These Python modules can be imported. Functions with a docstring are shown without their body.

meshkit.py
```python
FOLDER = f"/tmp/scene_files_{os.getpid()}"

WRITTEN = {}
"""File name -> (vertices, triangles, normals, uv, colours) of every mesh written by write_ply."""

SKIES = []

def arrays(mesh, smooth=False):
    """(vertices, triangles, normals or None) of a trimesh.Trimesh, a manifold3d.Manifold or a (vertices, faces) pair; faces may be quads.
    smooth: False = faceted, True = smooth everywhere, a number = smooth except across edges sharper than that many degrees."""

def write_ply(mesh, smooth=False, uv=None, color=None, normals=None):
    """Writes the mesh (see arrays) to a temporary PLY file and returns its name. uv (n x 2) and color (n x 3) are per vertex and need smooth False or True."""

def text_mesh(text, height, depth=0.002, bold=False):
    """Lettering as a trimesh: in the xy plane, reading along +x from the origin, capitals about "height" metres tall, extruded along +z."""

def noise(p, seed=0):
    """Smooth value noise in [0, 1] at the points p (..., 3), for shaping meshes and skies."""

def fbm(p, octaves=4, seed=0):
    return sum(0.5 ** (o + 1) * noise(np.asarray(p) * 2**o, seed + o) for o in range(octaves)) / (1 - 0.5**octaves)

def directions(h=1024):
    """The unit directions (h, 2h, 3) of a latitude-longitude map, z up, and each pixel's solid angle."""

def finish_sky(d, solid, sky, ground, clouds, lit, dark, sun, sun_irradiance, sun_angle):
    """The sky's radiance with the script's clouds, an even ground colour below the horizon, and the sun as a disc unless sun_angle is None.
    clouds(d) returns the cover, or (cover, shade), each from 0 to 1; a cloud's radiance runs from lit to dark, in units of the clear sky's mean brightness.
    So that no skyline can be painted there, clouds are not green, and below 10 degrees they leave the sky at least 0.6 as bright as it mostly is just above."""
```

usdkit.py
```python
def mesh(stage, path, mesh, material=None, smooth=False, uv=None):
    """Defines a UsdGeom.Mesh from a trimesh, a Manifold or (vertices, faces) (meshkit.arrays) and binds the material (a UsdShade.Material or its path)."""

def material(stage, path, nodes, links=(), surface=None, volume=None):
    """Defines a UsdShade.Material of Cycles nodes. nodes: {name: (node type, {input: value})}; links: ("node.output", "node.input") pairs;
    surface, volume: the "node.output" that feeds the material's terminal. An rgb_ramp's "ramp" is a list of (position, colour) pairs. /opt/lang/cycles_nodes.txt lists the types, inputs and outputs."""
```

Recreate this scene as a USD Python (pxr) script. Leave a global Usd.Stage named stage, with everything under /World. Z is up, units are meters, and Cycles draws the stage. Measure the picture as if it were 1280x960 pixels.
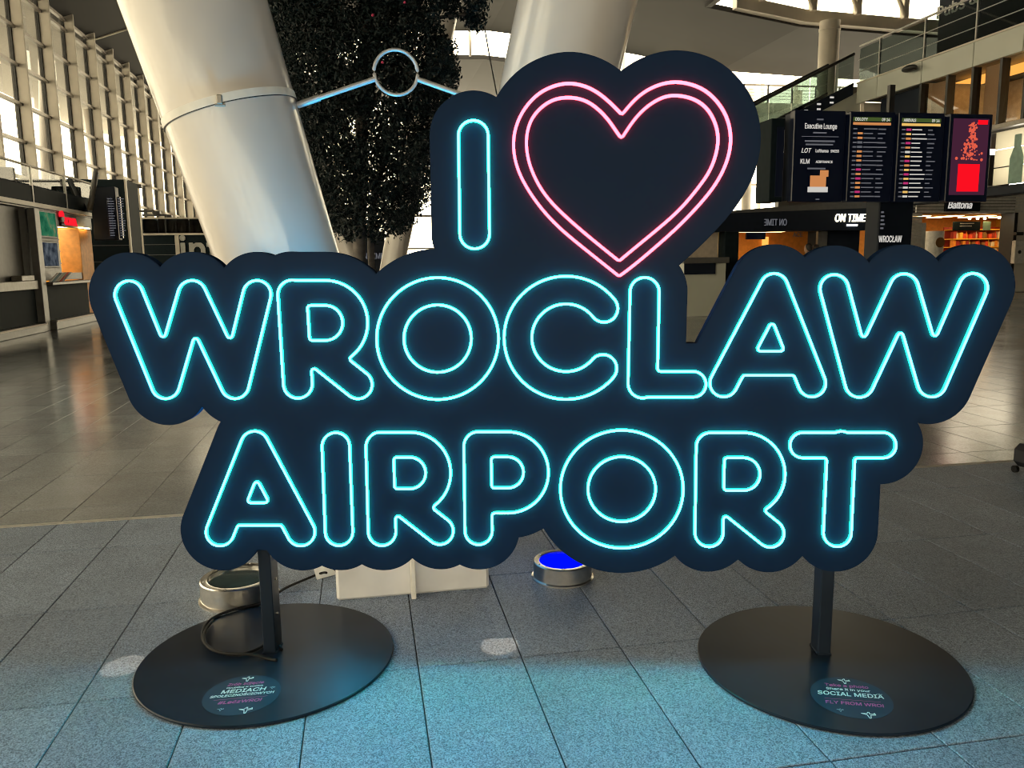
import math, random
import numpy as np, trimesh, manifold3d
from shapely.geometry import LineString, Polygon, Point
from shapely.ops import unary_union
from pxr import Usd, UsdGeom, UsdLux, UsdShade, Gf, Sdf
import usdkit, meshkit

random.seed(7); RNG = np.random.default_rng(7)
stage = Usd.Stage.CreateInMemory()
UsdGeom.SetStageUpAxis(stage, 'Z')
UsdGeom.Xform.Define(stage, '/World'); UsdGeom.Scope.Define(stage, '/World/Looks')

# ------------------------------------------------------------------ camera, sky, exposure
# world: x across the hall, y along the hall, z up; the camera stands at the origin, 1.5 m up, turned A to the right
FPX, PITCH, ROLL, A = 1000.84, 0.153235, -0.012457, 0.181142
EYE = np.array([0, 0, 1.5])
def rz(a): return np.array([[math.cos(a), -math.sin(a), 0], [math.sin(a), math.cos(a), 0], [0, 0, 1.0]])
_f = np.array([0, math.cos(PITCH), -math.sin(PITCH)]); _u = np.array([0, math.sin(PITCH), math.cos(PITCH)]); _r = np.array([1.0, 0, 0])
_c, _s = math.cos(ROLL), math.sin(ROLL)
CAM = np.array([_c * _r + _s * _u, -_s * _r + _c * _u, _f]) @ rz(-A).T       # rows: right, up, forward
cam = UsdGeom.Camera.Define(stage, '/World/camera')
m4 = np.eye(4); m4[0, :3], m4[1, :3], m4[2, :3], m4[3, :3] = CAM[0], CAM[1], -CAM[2], EYE
cam.AddTransformOp().Set(Gf.Matrix4d(*m4.ravel().tolist()))
cam.CreateHorizontalApertureAttr(36.0); cam.CreateFocalLengthAttr(36.0 * FPX / 1280); cam.CreateClippingRangeAttr(Gf.Vec2f(0.05, 500))
cam.CreateExposureAttr(0.65)

sky = UsdLux.DomeLight.Define(stage, '/World/sky')
sky.CreateIntensityAttr(1.0); sky.CreateColorAttr(Gf.Vec3f(1.14, 0.98, 0.70))       # hazy, warm, low-sun sky beyond the glass

def ray(x, y): return np.array([(x - 640) / FPX, (480 - y) / FPX, 1.0]) @ CAM
def onx(x, y, v): d = ray(x, y); return EYE + d * (v / d[0])
def ony(x, y, u): d = ray(x, y); return EYE + d * (u / d[1])
def onz(x, y, z=0.0): d = ray(x, y); return EYE + d * ((z - 1.5) / d[2])
def project(P):
    q = (np.asarray(P) - EYE) @ CAM.T
    return np.c_[640 + FPX * q[:, 0] / q[:, 2], 480 - FPX * q[:, 1] / q[:, 2], q[:, 2]]

# ------------------------------------------------------------------ materials
LOOK = {}
def mat(name, nodes, links=(), surface=None):
    LOOK[name] = usdkit.material(stage, '/World/Looks/' + name, nodes, links, surface=surface); return LOOK[name]
def plain(name, color, rough=0.5, metal=0.0, vary=0.12, scale=9.0, spec=0.5, coat=0.0, bump=0.0, bscale=60.0):
    """A principled surface whose colour wanders a little with a noise."""
    c = np.array(color, float)
    nodes = {'g': ('geometry', {}), 'n': ('noise_texture', {'scale': scale, 'detail': 4.0}),
             'r': ('rgb_ramp', {'ramp': [(0.3, tuple(c * (1 - vary))), (0.7, tuple(np.minimum(c * (1 + vary), 1)))]}),
             'p': ('principled_bsdf', {'roughness': rough, 'metallic': metal, 'specular_ior_level': spec, 'coat_weight': coat})}
    links = [('g.position', 'n.vector'), ('n.fac', 'r.fac'), ('r.color', 'p.base_color')]
    if bump:
        nodes['n2'] = ('noise_texture', {'scale': bscale, 'detail': 3.0}); nodes['b'] = ('bump', {'strength': bump, 'distance': 0.002})
        links += [('g.position', 'n2.vector'), ('n2.fac', 'b.height'), ('b.normal', 'p.normal')]
    return mat(name, nodes, links, 'p.BSDF')
def glow(name, color, strength=1.0):
    return mat(name, {'e': ('emission', {'color': color, 'strength': strength})}, (), 'e.emission')
def pane_mat(name, tint=(0.95, 0.95, 0.95), ior=1.5, rough=0.02):
    return mat(name, {'t': ('transparent_bsdf', {'color': tint}), 'g': ('glossy_bsdf', {'color': (1, 1, 1), 'roughness': rough}),
                      'f': ('fresnel', {'IOR': ior}), 'q': ('geometry', {}), 's': ('math', {'math_type': 'subtract', 'value1': 1.0}), 'x': ('math', {'math_type': 'multiply'}), 'm': ('mix_closure', {})},
               [('q.backfacing', 's.value2'), ('f.fac', 'x.value1'), ('s.value', 'x.value2'), ('x.value', 'm.fac'), ('t.BSDF', 'm.closure1'), ('g.BSDF', 'm.closure2')], 'm.closure')

# neon flex: bluish-white from its domed front, green from its flanks, split to light floor blue and board green
NF = rz(-math.atan(0.03) - A) @ np.array([0, -1.0, 0])
mat('neon_mint', {'g': ('geometry', {}), 'd': ('vector_math', {'math_type': 'dot_product', 'vector2': tuple(NF)}), 'r': ('rgb_ramp', {'ramp': [(0.0, (0.005, 1.15, 0.50)), (0.3, (0.005, 1.15, 0.50)), (0.7, (0.042, 1.05, 2.5)), (1.0, (0.042, 1.05, 2.5))]}), 'e': ('emission', {'strength': 10.0})},
    [('g.normal', 'd.vector1'), ('d.value', 'r.fac'), ('r.color', 'e.color')], 'e.emission')
glow('neon_pink', (22.0, 0.42, 0.62), 1.0)
mat('board_black', {'d': ('diffuse_bsdf', {'color': (0.005, 0.017, 0.048)}), 'g': ('glossy_bsdf', {'color': (1, 1, 1), 'roughness': 0.45}), 'm': ('mix_closure', {'fac': 0.005})}, [('d.BSDF', 'm.closure1'), ('g.BSDF', 'm.closure2')], 'm.closure')
plain('steel_black', (0.008, 0.014, 0.026), 0.34, vary=0.2, scale=5, spec=0.22)
plain('cable_black', (0.008, 0.008, 0.009), 0.6, spec=0.2)
def granite(name, lo, hi, rough, scale, tone=0.10, bump=0.15):
    lo, hi = np.array(lo), np.array(hi)
    return mat(name, {'g': ('geometry', {}), 'v': ('voronoi_texture', {'scale': scale}), 'n': ('rgb_to_bw', {}), 'n2': ('noise_texture', {'scale': 3.0, 'detail': 3.0}),
                      'r': ('rgb_ramp', {'ramp': [(0.15, tuple(lo)), (0.5, tuple((lo + hi) / 2)), (0.85, tuple(hi))]}),
                      'o': ('object_info', {}), 'mr': ('map_range', {'from_min': 0.0, 'from_max': 1.0, 'to_min': 1 - tone, 'to_max': 1 + tone}),
                      'mr2': ('map_range', {'from_min': 0.3, 'from_max': 0.7, 'to_min': 0.9, 'to_max': 1.1}),
                      'm': ('math', {'math_type': 'multiply'}), 'h': ('hsv', {}), 'b': ('bump', {'strength': bump, 'distance': 0.001}),
                      'p': ('principled_bsdf', {'roughness': rough})},
               [('g.position', 'v.vector'), ('v.color', 'n.color'), ('g.position', 'n2.vector'), ('n.val', 'r.fac'), ('o.random', 'mr.value'), ('n2.fac', 'mr2.value'), ('mr.result', 'm.value1'), ('mr2.result', 'm.value2'),
                ('m.value', 'h.value'), ('r.color', 'h.color'), ('h.color', 'p.base_color'), ('n.val', 'b.height'), ('b.normal', 'p.normal')], 'p.BSDF')
granite('granite_rough', (0.06, 0.08, 0.115), (0.34, 0.415, 0.54), 0.5, 290.0, bump=0.0)
granite('granite_polished', (0.16, 0.178, 0.20), (0.24, 0.258, 0.28), 0.17, 120.0, bump=0.02)
plain('grout', (0.035, 0.035, 0.038), 0.9)
plain('joint_metal', (0.5, 0.48, 0.45), 0.45, metal=0.3)
plain('dark_joint', (0.30, 0.29, 0.27), 0.6)
plain('column_white', (0.58, 0.54, 0.50), 0.22, vary=0.05, scale=1.5, coat=0.3)
plain('plinth_white', (0.66, 0.66, 0.67), 0.6, vary=0.08, scale=6, bump=0.2)
plain('galvanised', (0.50, 0.50, 0.51), 0.42, metal=0.3, vary=0.1)
plain('stainless', (0.68, 0.65, 0.60), 0.24, metal=1.0, vary=0.12, scale=25)
plain('lamp_glass', (0.02, 0.045, 0.05), 0.08, vary=0.3, scale=15, coat=0.5)
glow('lamp_blue', (0.0, 0.003, 1.0), 1.0)
glow('lamp_cyan', (0.03, 0.55, 1.0), 1300.0)
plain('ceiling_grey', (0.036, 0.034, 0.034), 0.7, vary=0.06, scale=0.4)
plain('fin_cream', (0.62, 0.56, 0.47), 0.5, vary=0.06, scale=2)
plain('mullion_dark', (0.025, 0.024, 0.023), 0.45)
plain('transom_metal', (0.30, 0.27, 0.23), 0.4, metal=0.4)
pane_mat('window_glass', (0.93, 0.93, 0.90))
pane_mat('rail_glass', (0.62, 0.68, 0.66), 1.5)
pane_mat('rail_glass_dark', (0.09, 0.12, 0.15), 1.22)
pane_mat('rail_glass_clear', (0.86, 0.88, 0.86), 1.25)
plain('canopy', (0.34, 0.31, 0.26), 0.7)
plain('beam_cream', (0.72, 0.65, 0.54), 0.55, vary=0.08, scale=1)
plain('fascia_panel', (0.52, 0.53, 0.46), 0.4, vary=0.05, scale=1)
plain('navy_panel', (0.009, 0.014, 0.026), 0.5, spec=0.2)
plain('slate_panel', (0.010, 0.017, 0.021), 0.7, spec=0.08)
plain('grey_panel', (0.105, 0.102, 0.097), 0.45)
plain('stone_grey', (0.12, 0.116, 0.11), 0.4)
plain('counter_cream', (0.26, 0.235, 0.19), 0.4)
plain('wall_beige', (0.52, 0.44, 0.35), 0.6)
plain('orange_wall_and_glow', (0.75, 0.33, 0.07), 0.6)  # on the kiosk pillar this colour stands for orange light
plain('yellow_wall', (0.85, 0.48, 0.05), 0.6)
plain('rib_grey', (0.66, 0.62, 0.55), 0.5)
plain('white_paint', (0.75, 0.73, 0.68), 0.5)
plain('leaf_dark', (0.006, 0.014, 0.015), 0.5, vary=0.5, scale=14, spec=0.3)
plain('bark', (0.10, 0.085, 0.075), 0.8, vary=0.3, scale=20, bump=0.4)
plain('bloom', (0.55, 0.04, 0.12), 0.5)
plain('chair_black', (0.015, 0.016, 0.022), 0.5)
plain('red_sign', (0.8, 0.02, 0.03), 0.4)
plain('sticker_navy', (0.010, 0.030, 0.060), 0.5, spec=0.3)
plain('ink_white', (0.62, 0.70, 0.74), 0.5, vary=0.03)
plain('ink_magenta', (0.42, 0.07, 0.26), 0.5, vary=0.03)
plain('ink_pale', (0.25, 0.36, 0.42), 0.5, vary=0.03)
plain('paper_white', (0.75, 0.75, 0.72), 0.6)
plain('skin', (0.42, 0.26, 0.19), 0.55)
plain('cloth_dark', (0.02, 0.022, 0.03), 0.8)
plain('cloth_grey', (0.10, 0.10, 0.11), 0.8)
plain('hair_dark', (0.02, 0.015, 0.012), 0.6)
plain('bottle_green', (0.20, 0.33, 0.26), 0.3)
plain('letter_grey', (0.42, 0.42, 0.39), 0.5)
plain('letter_dim', (0.30, 0.30, 0.32), 0.5)
glow('red_glow', (1.0, 0.015, 0.03), 0.65)
glow('text_white', (0.75, 0.72, 0.66), 0.5)
glow('text_dim', (0.33, 0.34, 0.38), 0.22)
glow('text_warm', (1.0, 0.92, 0.66), 1.6)
glow('row_orange', (0.75, 0.30, 0.10), 0.5)
glow('row_amber', (0.85, 0.52, 0.14), 0.6)
glow('row_green', (0.10, 0.16, 0.04), 0.35)
glow('row_pink', (0.75, 0.05, 0.25), 0.4)
glow('row_blue', (0.05, 0.10, 0.35), 0.5)
glow('ad_red', (0.95, 0.005, 0.015), 0.65)
glow('ad_coral', (0.95, 0.14, 0.08), 0.5)
glow('ad_plum', (0.045, 0.012, 0.028), 0.8)
glow('lamp_warm', (1.0, 0.66, 0.26), 5.5)
glow('lamp_amber', (1.0, 0.42, 0.08), 0.9)
glow('lamp_white', (1.0, 0.95, 0.8), 3.0)
mat('screen_black', {'p': ('principled_bsdf', {'base_color': (0.006, 0.008, 0.014), 'roughness': 0.25, 'emission_color': (0.1, 0.16, 0.4), 'emission_strength': 0.006})}, (), 'p.BSDF')
mat('screen_green', {'g': ('geometry', {}), 'n': ('noise_texture', {'scale': 4.0, 'detail': 3.0}), 'r': ('rgb_ramp', {'ramp': [(0.3, (0.005, 0.05, 0.025)), (0.55, (0.02, 0.10, 0.05)), (0.75, (0.14, 0.12, 0.06))]}), 'e': ('emission', {'strength': 1.0})},
    [('g.position', 'n.vector'), ('n.fac', 'r.fac'), ('r.color', 'e.color')], 'e.emission')
mat('screen_dim', {'g': ('geometry', {}), 'n': ('noise_texture', {'scale': 5.0, 'detail': 3.0}), 'r': ('rgb_ramp', {'ramp': [(0.35, (0.012, 0.015, 0.02)), (0.6, (0.05, 0.06, 0.07)), (0.75, (0.09, 0.09, 0.10))]}), 'e': ('emission', {'strength': 1.0})},
    [('g.position', 'n.vector'), ('n.fac', 'r.fac'), ('r.color', 'e.color')], 'e.emission')
GOODS = []
for i, c in enumerate([(0.7, 0.08, 0.04), (0.8, 0.5, 0.08), (0.75, 0.66, 0.5), (0.35, 0.04, 0.03), (0.25, 0.12, 0.04), (0.8, 0.3, 0.05)]):
    plain('goods_%d' % i, c, 0.35); GOODS.append('goods_%d' % i)

# ------------------------------------------------------------------ scene helpers
COUNT = {}
def numbered(base):
    k = COUNT.get(base, 0); COUNT[base] = k + 1
    return base if k == 0 else '%s_%03d' % (base, k)
def meta(prim, label=None, cat=None, group=None, kind=None):
    for k, v in (('label', label), ('category', cat), ('group', group), ('kind', kind)):
        if v: prim.SetCustomDataByKey(k, v)
class Node:
    def __init__(s, path, loc, R): s.path, s.loc, s.R = path, np.array(loc, float), R
def thing(name, label=None, cat=None, loc=(0, 0, 0), rot=0.0, group=None, kind=None):
    path = '/World/' + numbered('/World/' + name).split('/')[-1]
    x = UsdGeom.Xform.Define(stage, path); x.AddTranslateOp().Set(Gf.Vec3d(*map(float, loc)))
    if rot: x.AddRotateZOp().Set(math.degrees(rot))
    meta(x.GetPrim(), label, cat, group, kind); return Node(path, loc, rz(rot))
def tm(mesh):
    if hasattr(mesh, 'to_mesh'):
        q = mesh.to_mesh(); return trimesh.Trimesh(q.vert_properties[:, :3], q.tri_verts, process=False)
    return mesh
def part(parent, name, mesh, material, smooth=False, label=None, kind=None, local=False):
    """One Mesh under parent; the mesh comes in world coordinates unless local."""
    mesh = tm(mesh).copy()
    if not local: mesh.vertices = (mesh.vertices - parent.loc) @ parent.R
    path = parent.path + '/' + numbered(parent.path + '/' + name).split('/')[-1]
    p = usdkit.mesh(stage, path, mesh, LOOK[material], smooth=smooth)
    meta(p.GetPrim(), label, None, None, kind); return Node(path, parent.loc, parent.R)
def single(name, mesh, material, label, cat, group=None, kind=None, smooth=False):
    mesh = tm(mesh).copy(); b = mesh.bounds; loc = np.array([(b[0, 0] + b[1, 0]) / 2, (b[0, 1] + b[1, 1]) / 2, b[0, 2]])
    mesh.vertices = mesh.vertices - loc
    path = '/World/' + numbered('/World/' + name).split('/')[-1]
    p = usdkit.mesh(stage, path, mesh, LOOK[material], smooth=smooth)
    UsdGeom.Xformable(p).AddTranslateOp().Set(Gf.Vec3d(*loc.tolist())); meta(p.GetPrim(), label, cat, group, kind); return Node(path, loc, np.eye(3))
def join(*ms): return trimesh.util.concatenate([tm(m) for m in ms])
def bx(x0, x1, y0, y1, z0, z1, bevel=0.0):
    x0, x1 = sorted((x0, x1)); y0, y1 = sorted((y0, y1)); z0, z1 = sorted((z0, z1))
    if not bevel:
        return trimesh.creation.box(bounds=[[x0, y0, z0], [x1, y1, z1]])
    b = min(bevel, (x1 - x0) / 2.1, (y1 - y0) / 2.1, (z1 - z0) / 2.1)
    pts = []
    for sx in (0, 1):
        for sy in (0, 1):
            for sz in (0, 1):
                c = np.array([(x0, x1)[sx], (y0, y1)[sy], (z0, z1)[sz]]); d = np.array([1 - 2 * sx, 1 - 2 * sy, 1 - 2 * sz]) * b
                for k in range(3):
                    e = d.copy(); e[k] = 0; pts.append(c + e)
    return trimesh.convex.convex_hull(np.array(pts))
def cyl(p0, p1, r0, r1=None, n=20):
    r1 = r0 if r1 is None else r1; p0, p1 = np.array(p0, float), np.array(p1, float); d = p1 - p0; L = np.linalg.norm(d); d /= L
    a = np.cross(d, [0, 0, 1.0]); a = a / np.linalg.norm(a) if np.linalg.norm(a) > 1e-6 else np.array([1.0, 0, 0]); b = np.cross(d, a)
    t = np.linspace(0, 2 * np.pi, n, endpoint=False); ring = np.outer(np.cos(t), a) + np.outer(np.sin(t), b)
    V = np.vstack([p0 + ring * r0, p1 + ring * r1, [p0], [p1]]); F = []
    for i in range(n):
        j = (i + 1) % n; F += [[i, n + i, j], [j, n + i, n + j], [2 * n, i, j], [2 * n + 1, n + j, n + i]]
    m = trimesh.Trimesh(V, F, process=False); m.fix_normals(); return m
def tube(pts, r, n=8, closed=False):
    pts = np.array(pts, float); N = len(pts)
    T = (np.roll(pts, -1, 0) - np.roll(pts, 1, 0)) if closed else np.gradient(pts, axis=0)
    T /= np.linalg.norm(T, axis=1, keepdims=True); ref = np.array([0, 0, 1.0]) if abs(T[:, 2]).mean() < 0.8 else np.array([0.0, 1, 0])
    a = np.cross(T, ref); a /= np.maximum(np.linalg.norm(a, axis=1, keepdims=True), 1e-9); b = np.cross(T, a)
    t = np.linspace(0, 2 * np.pi, n, endpoint=False)
    V = (pts[:, None] + r * (np.cos(t)[None, :, None] * a[:, None] + np.sin(t)[None, :, None] * b[:, None])).reshape(-1, 3); F = []
    for i in range(N if closed else N - 1):
        k = (i + 1) % N
        for j in range(n):
            l = (j + 1) % n; F += [[i * n + j, i * n + l, k * n + j], [k * n + j, i * n + l, k * n + l]]
    if not closed:
        V = np.vstack([V, pts[:1], pts[-1:]]); c = len(V) - 2
        for j in range(n):
            l = (j + 1) % n; F += [[c, j, l], [c + 1, (N - 1) * n + l, (N - 1) * n + j]]
    m = trimesh.Trimesh(V, F, process=False); m.fix_normals(); return m
def lathe(profile, c=(0, 0, 0), n=40):
    m = trimesh.creation.revolve(np.array(profile, float), sections=n); m.apply_translation(c); return m
def spline(pts, n=60, closed=False):
    from scipy.interpolate import CubicSpline
    pts = np.array(pts, float)
    if closed: pts = np.vstack([pts, pts[:1]])
    t = np.r_[0, np.cumsum(np.linalg.norm(np.diff(pts, axis=0), axis=1) ** 0.5)]
    q = CubicSpline(t, pts, bc_type='periodic' if closed else 'not-a-knot')(np.linspace(0, t[-1], n + (1 if closed else 0)))
    return q[:-1] if closed else q
def prism(poly, depth, R=np.eye(3), o=(0, 0, 0)):
    """A shapely polygon in the plane (R0, R1), extruded by depth along R2."""
    ms = [trimesh.creation.extrude_polygon(g, depth, engine='earcut') for g in getattr(poly, 'geoms', [poly])]
    m = trimesh.util.concatenate(ms); m.vertices = m.vertices @ np.array(R, float) + np.array(o, float); m.fix_normals(); return m
FRONT = np.array([[1.0, 0, 0], [0, 0, 1.0], [0, -1.0, 0]])          # facing the camera's end of the hall (-y)
WEST = np.array([[0, 1.0, 0], [0, 0, 1.0], [1.0, 0, 0]])            # on the left wall, facing +x : reads along +y
EAST = np.array([[0, -1.0, 0], [0, 0, 1.0], [-1.0, 0, 0]])          # on the right wall, facing -x : reads along -y
def text(s, h, o, R=FRONT, depth=0.01, width=None, bold=False, mirror=False, shear=0.0):
    m = meshkit.text_mesh(s, h, depth, bold); b = m.bounds
    m.apply_translation([-b[0, 0], 0, 0])
    if width: m.vertices[:, 0] *= width / (b[1, 0] - b[0, 0])
    if shear: m.vertices[:, 0] += shear * m.vertices[:, 1]
    if mirror: m.vertices[:, 0] = m.vertices[:, 0].max() - m.vertices[:, 0]; m.invert()
    m.vertices = m.vertices @ R + np.array(o, float); return m

# ------------------------------------------------------------------ floor: granite tiles on a grout bed
floor = thing('floor', kind='structure')
TV, TU, V0, U0 = 0.39334, 0.81721, -1.03307, 3.63418
part(floor, 'grout_bed', bx(-12, 12, -6, 11.8, -0.30, -0.006), 'grout')
def tile(v0, v1, u0, u1):
    g, c, z0 = 0.0022, 0.0025, -0.03
    a = [v0 + g, v1 - g, u0 + g, u1 - g]; t = [v0 + g + c, v1 - g - c, u0 + g + c, u1 - g - c]
    def ring(q, z): return [[q[0], q[2], z], [q[1], q[2], z], [q[1], q[3], z], [q[0], q[3], z]]
    V = ring(a, z0) + ring(a, -c) + ring(t, 0.0); F = []
    for k in (0, 4):
        for i in range(4):
            j = (i + 1) % 4; F += [[k + i, k + j, k + 4 + j], [k + i, k + 4 + j, k + 4 + i]]
    F += [[8, 9, 10], [8, 10, 11]]
    return trimesh.Trimesh(V, F, process=False)
cells = []
JOINT = (4.94, 4.985)                        # the movement joint that crosses the hall
for j in range(-9, 10):
    for i in range(-20, 30):
        v0, v1, u0, u1 = V0 + i * TV, V0 + (i + 1) * TV, U0 + j * TU, U0 + (j + 1) * TU
        if u1 > 11.8: continue
        pieces = [(u0, u1)]
        if u0 < JOINT[0] < u1 or u0 < JOINT[1] < u1:
            pieces = [q for q in ((u0, min(u1, JOINT[0])), (max(u0, JOINT[1]), u1)) if q[1] - q[0] > 0.03]
        for a, b in pieces:
            P = np.array([[v0, a, 0], [v1, a, 0], [v1, b, 0], [v0, b, 0]])
            q = project(P); vis = 0.0
            if (q[:, 2] > 0.3).all():
                vis = Polygon(np.clip(q[:, :2], [-1, -1], [1281, 961])).area
                for f in ((0.3, 0.5), (0.7, 0.5)): pass
            cells.append((vis, v0, v1, a, b))
cells.sort(key=lambda c: -c[0])
rest_rough, rest_pol = [], []
for k, (vis, v0, v1, a, b) in enumerate(cells):
    rough = a < JOINT[0] - 0.01
    if k < 295 and vis > 30: part(floor, 'tile', tile(v0, v1, a, b), 'granite_rough' if rough else 'granite_polished')
    else: (rest_rough if rough else rest_pol).append(tile(v0, v1, a, b))
part(floor, 'paving', join(*rest_rough), 'granite_rough', kind='stuff')
part(floor, 'paving', join(*rest_pol), 'granite_polished', kind='stuff')
vmin, vmax = V0 - 20 * TV, V0 + 30 * TV
part(floor, 'expansion_joint', join(bx(vmin, vmax, JOINT[0] + 0.002, JOINT[0] + 0.012, -0.02, 0.001), bx(vmin, vmax, JOINT[1] - 0.012, JOINT[1] - 0.002, -0.02, 0.001)), 'joint_metal', label='pale metal edging of the movement joint')
part(floor, 'joint_filler', bx(vmin, vmax, JOINT[0] + 0.012, JOINT[1] - 0.012, -0.02, -0.003), 'dark_joint')
utop = max(c[4] for c in cells)
# beyond the tiles that can be told apart: polished floor whose joints are in the material
mat('granite_far', {'g': ('geometry', {}), 'b': ('brick_texture', {'scale': 1.0, 'brick_width': 0.39334, 'row_height': 0.81721, 'mortar_size': 0.005, 'offset': 0.0, 'color1': (0.165, 0.18, 0.195), 'color2': (0.195, 0.21, 0.225), 'mortar': (0.05, 0.05, 0.055)}),
                    'n': ('noise_texture', {'scale': 0.6, 'detail': 3.0}), 'mr': ('map_range', {'from_min': 0.3, 'from_max': 0.7, 'to_min': 0.12, 'to_max': 0.20}), 'p': ('principled_bsdf', {})},
    [('g.position', 'b.vector'), ('b.color', 'p.base_color'), ('g.position', 'n.vector'), ('n.fac', 'mr.value'), ('mr.result', 'p.roughness')], 'p.BSDF')
part(floor, 'far_floor', join(bx(-40, 50, utop, 70, -0.3, 0), bx(-40, vmin, -10, utop, -0.3, 0), bx(vmax, 50, -10, utop, -0.3, 0)), 'granite_far')
part(floor, 'far_floor', bx(vmin, vmax, -10, U0 - 9 * TU, -0.3, 0), 'granite_rough')

# ------------------------------------------------------------------ the neon sign
PHI = -math.atan(0.03) - A
SO = np.array([2.825 * math.sin(A), 2.825 * math.cos(A), 0.0])
SX, SY = np.array([math.cos(PHI), math.sin(PHI), 0]), np.array([-math.sin(PHI), math.cos(PHI), 0])
sign = thing('neon_sign', 'black neon sign reading I heart WROCLAW AIRPORT on two round-based posts', 'neon sign', SO, PHI)
def on_sign(pts):
    out = []
    for x, y in np.asarray(pts, float):
        d = ray(x, y); t = np.dot(SO - EYE, SY) / np.dot(d, SY); P = EYE + d * t - SO
        out.append([np.dot(P, SX), P[2]])
    return np.array(out)
def arc(cx, cy, rx, ry, a0, a1, n=40):
    t = np.radians(np.linspace(a0, a1, n)); return list(zip(cx + rx * np.cos(t), cy + ry * np.sin(t)))
def strokes(*ss):
    return unary_union([LineString(p).buffer(w, quad_segs=16) for p, w in ss]).buffer(3.2, quad_segs=8).buffer(-3.2, quad_segs=8)
def ring(cx, cy, rx, ry, ix, iy): return Polygon(arc(cx, cy, rx, ry, 0, 360, 97)[:-1], [arc(cx, cy, ix, iy, 0, 360, 81)[:-1]])
def letter_R(top, bot, hw, bx_, bt, bb, rx, leg0, leg1):
    r = (bb - bt) / 2; bowl = [(top[0], bt), (rx - r, bt)] + arc(rx - r, (bt + bb) / 2, r, r, -90, 90, 30) + [(top[0] + 4, bb)]
    ss = [([top, bot], hw), (bowl, 15.6)]
    if leg0: ss.append(([leg0, leg1], hw * 0.98))
    return strokes(*ss)
LETTERS = [
    ('I', strokes(([(591.8, 169.5), (593.5, 292.5)], 18.5))),
    ('W', strokes(([(162.5, 368.5), (208, 480.5), (241, 368), (294.5, 480.5), (322, 368)], 17.5))),
    ('R', letter_R((366, 368), (373, 479.5), 18, 0, 366, 441, 444.5, (402, 444), (448, 480.5))),
    ('O', ring(547.3, 423, 76, 76, 42, 42)),
    ('C', strokes((arc(707.5, 422, 60, 59.5, -38, -320, 70), 17.3))),
    ('L', strokes(([(805.5, 365), (803, 479)], 18.2), ([(803, 480), (866, 480)], 16))),
    ('A', strokes(([(904, 478.5), (967, 359), (1014, 478.5)], 17.2), ([(922, 453.8), (1000, 453.8)], 15))),
    ('W', strokes(([(1042, 361), (1073.3, 478.5), (1129, 360), (1163.5, 478), (1215, 359.5)], 17.8))),
    ('A', strokes(([(276, 664), (319, 556), (376.8, 664)], 17.5), ([(292, 641.8), (360, 641.8)], 14))),
    ('I', strokes(([(420.3, 557.5), (424.3, 664)], 17.2))),
    ('R', letter_R((475, 558), (478, 664), 17.2, 0, 555.5, 626, 548, (505, 628), (550, 663))),
    ('P', letter_R((597, 557), (598.4, 663), 17, 0, 555, 625, 670, None, None)),
    ('O', ring(777, 610.8, 76.6, 73.5, 42.2, 40.5)),
    ('R', letter_R((887.5, 558), (885.8, 665), 17.6, 0, 556, 628, 965, (917, 630), (962, 666))),
    ('T', strokes(([(1002.5, 556), (1103, 556)], 15.8), ([(1050.8, 556), (1045.7, 665)], 17.4)))]
h2p = lambda q: [(520 + x / 2.909, 60 + y / 2.909) for x, y in q]
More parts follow.
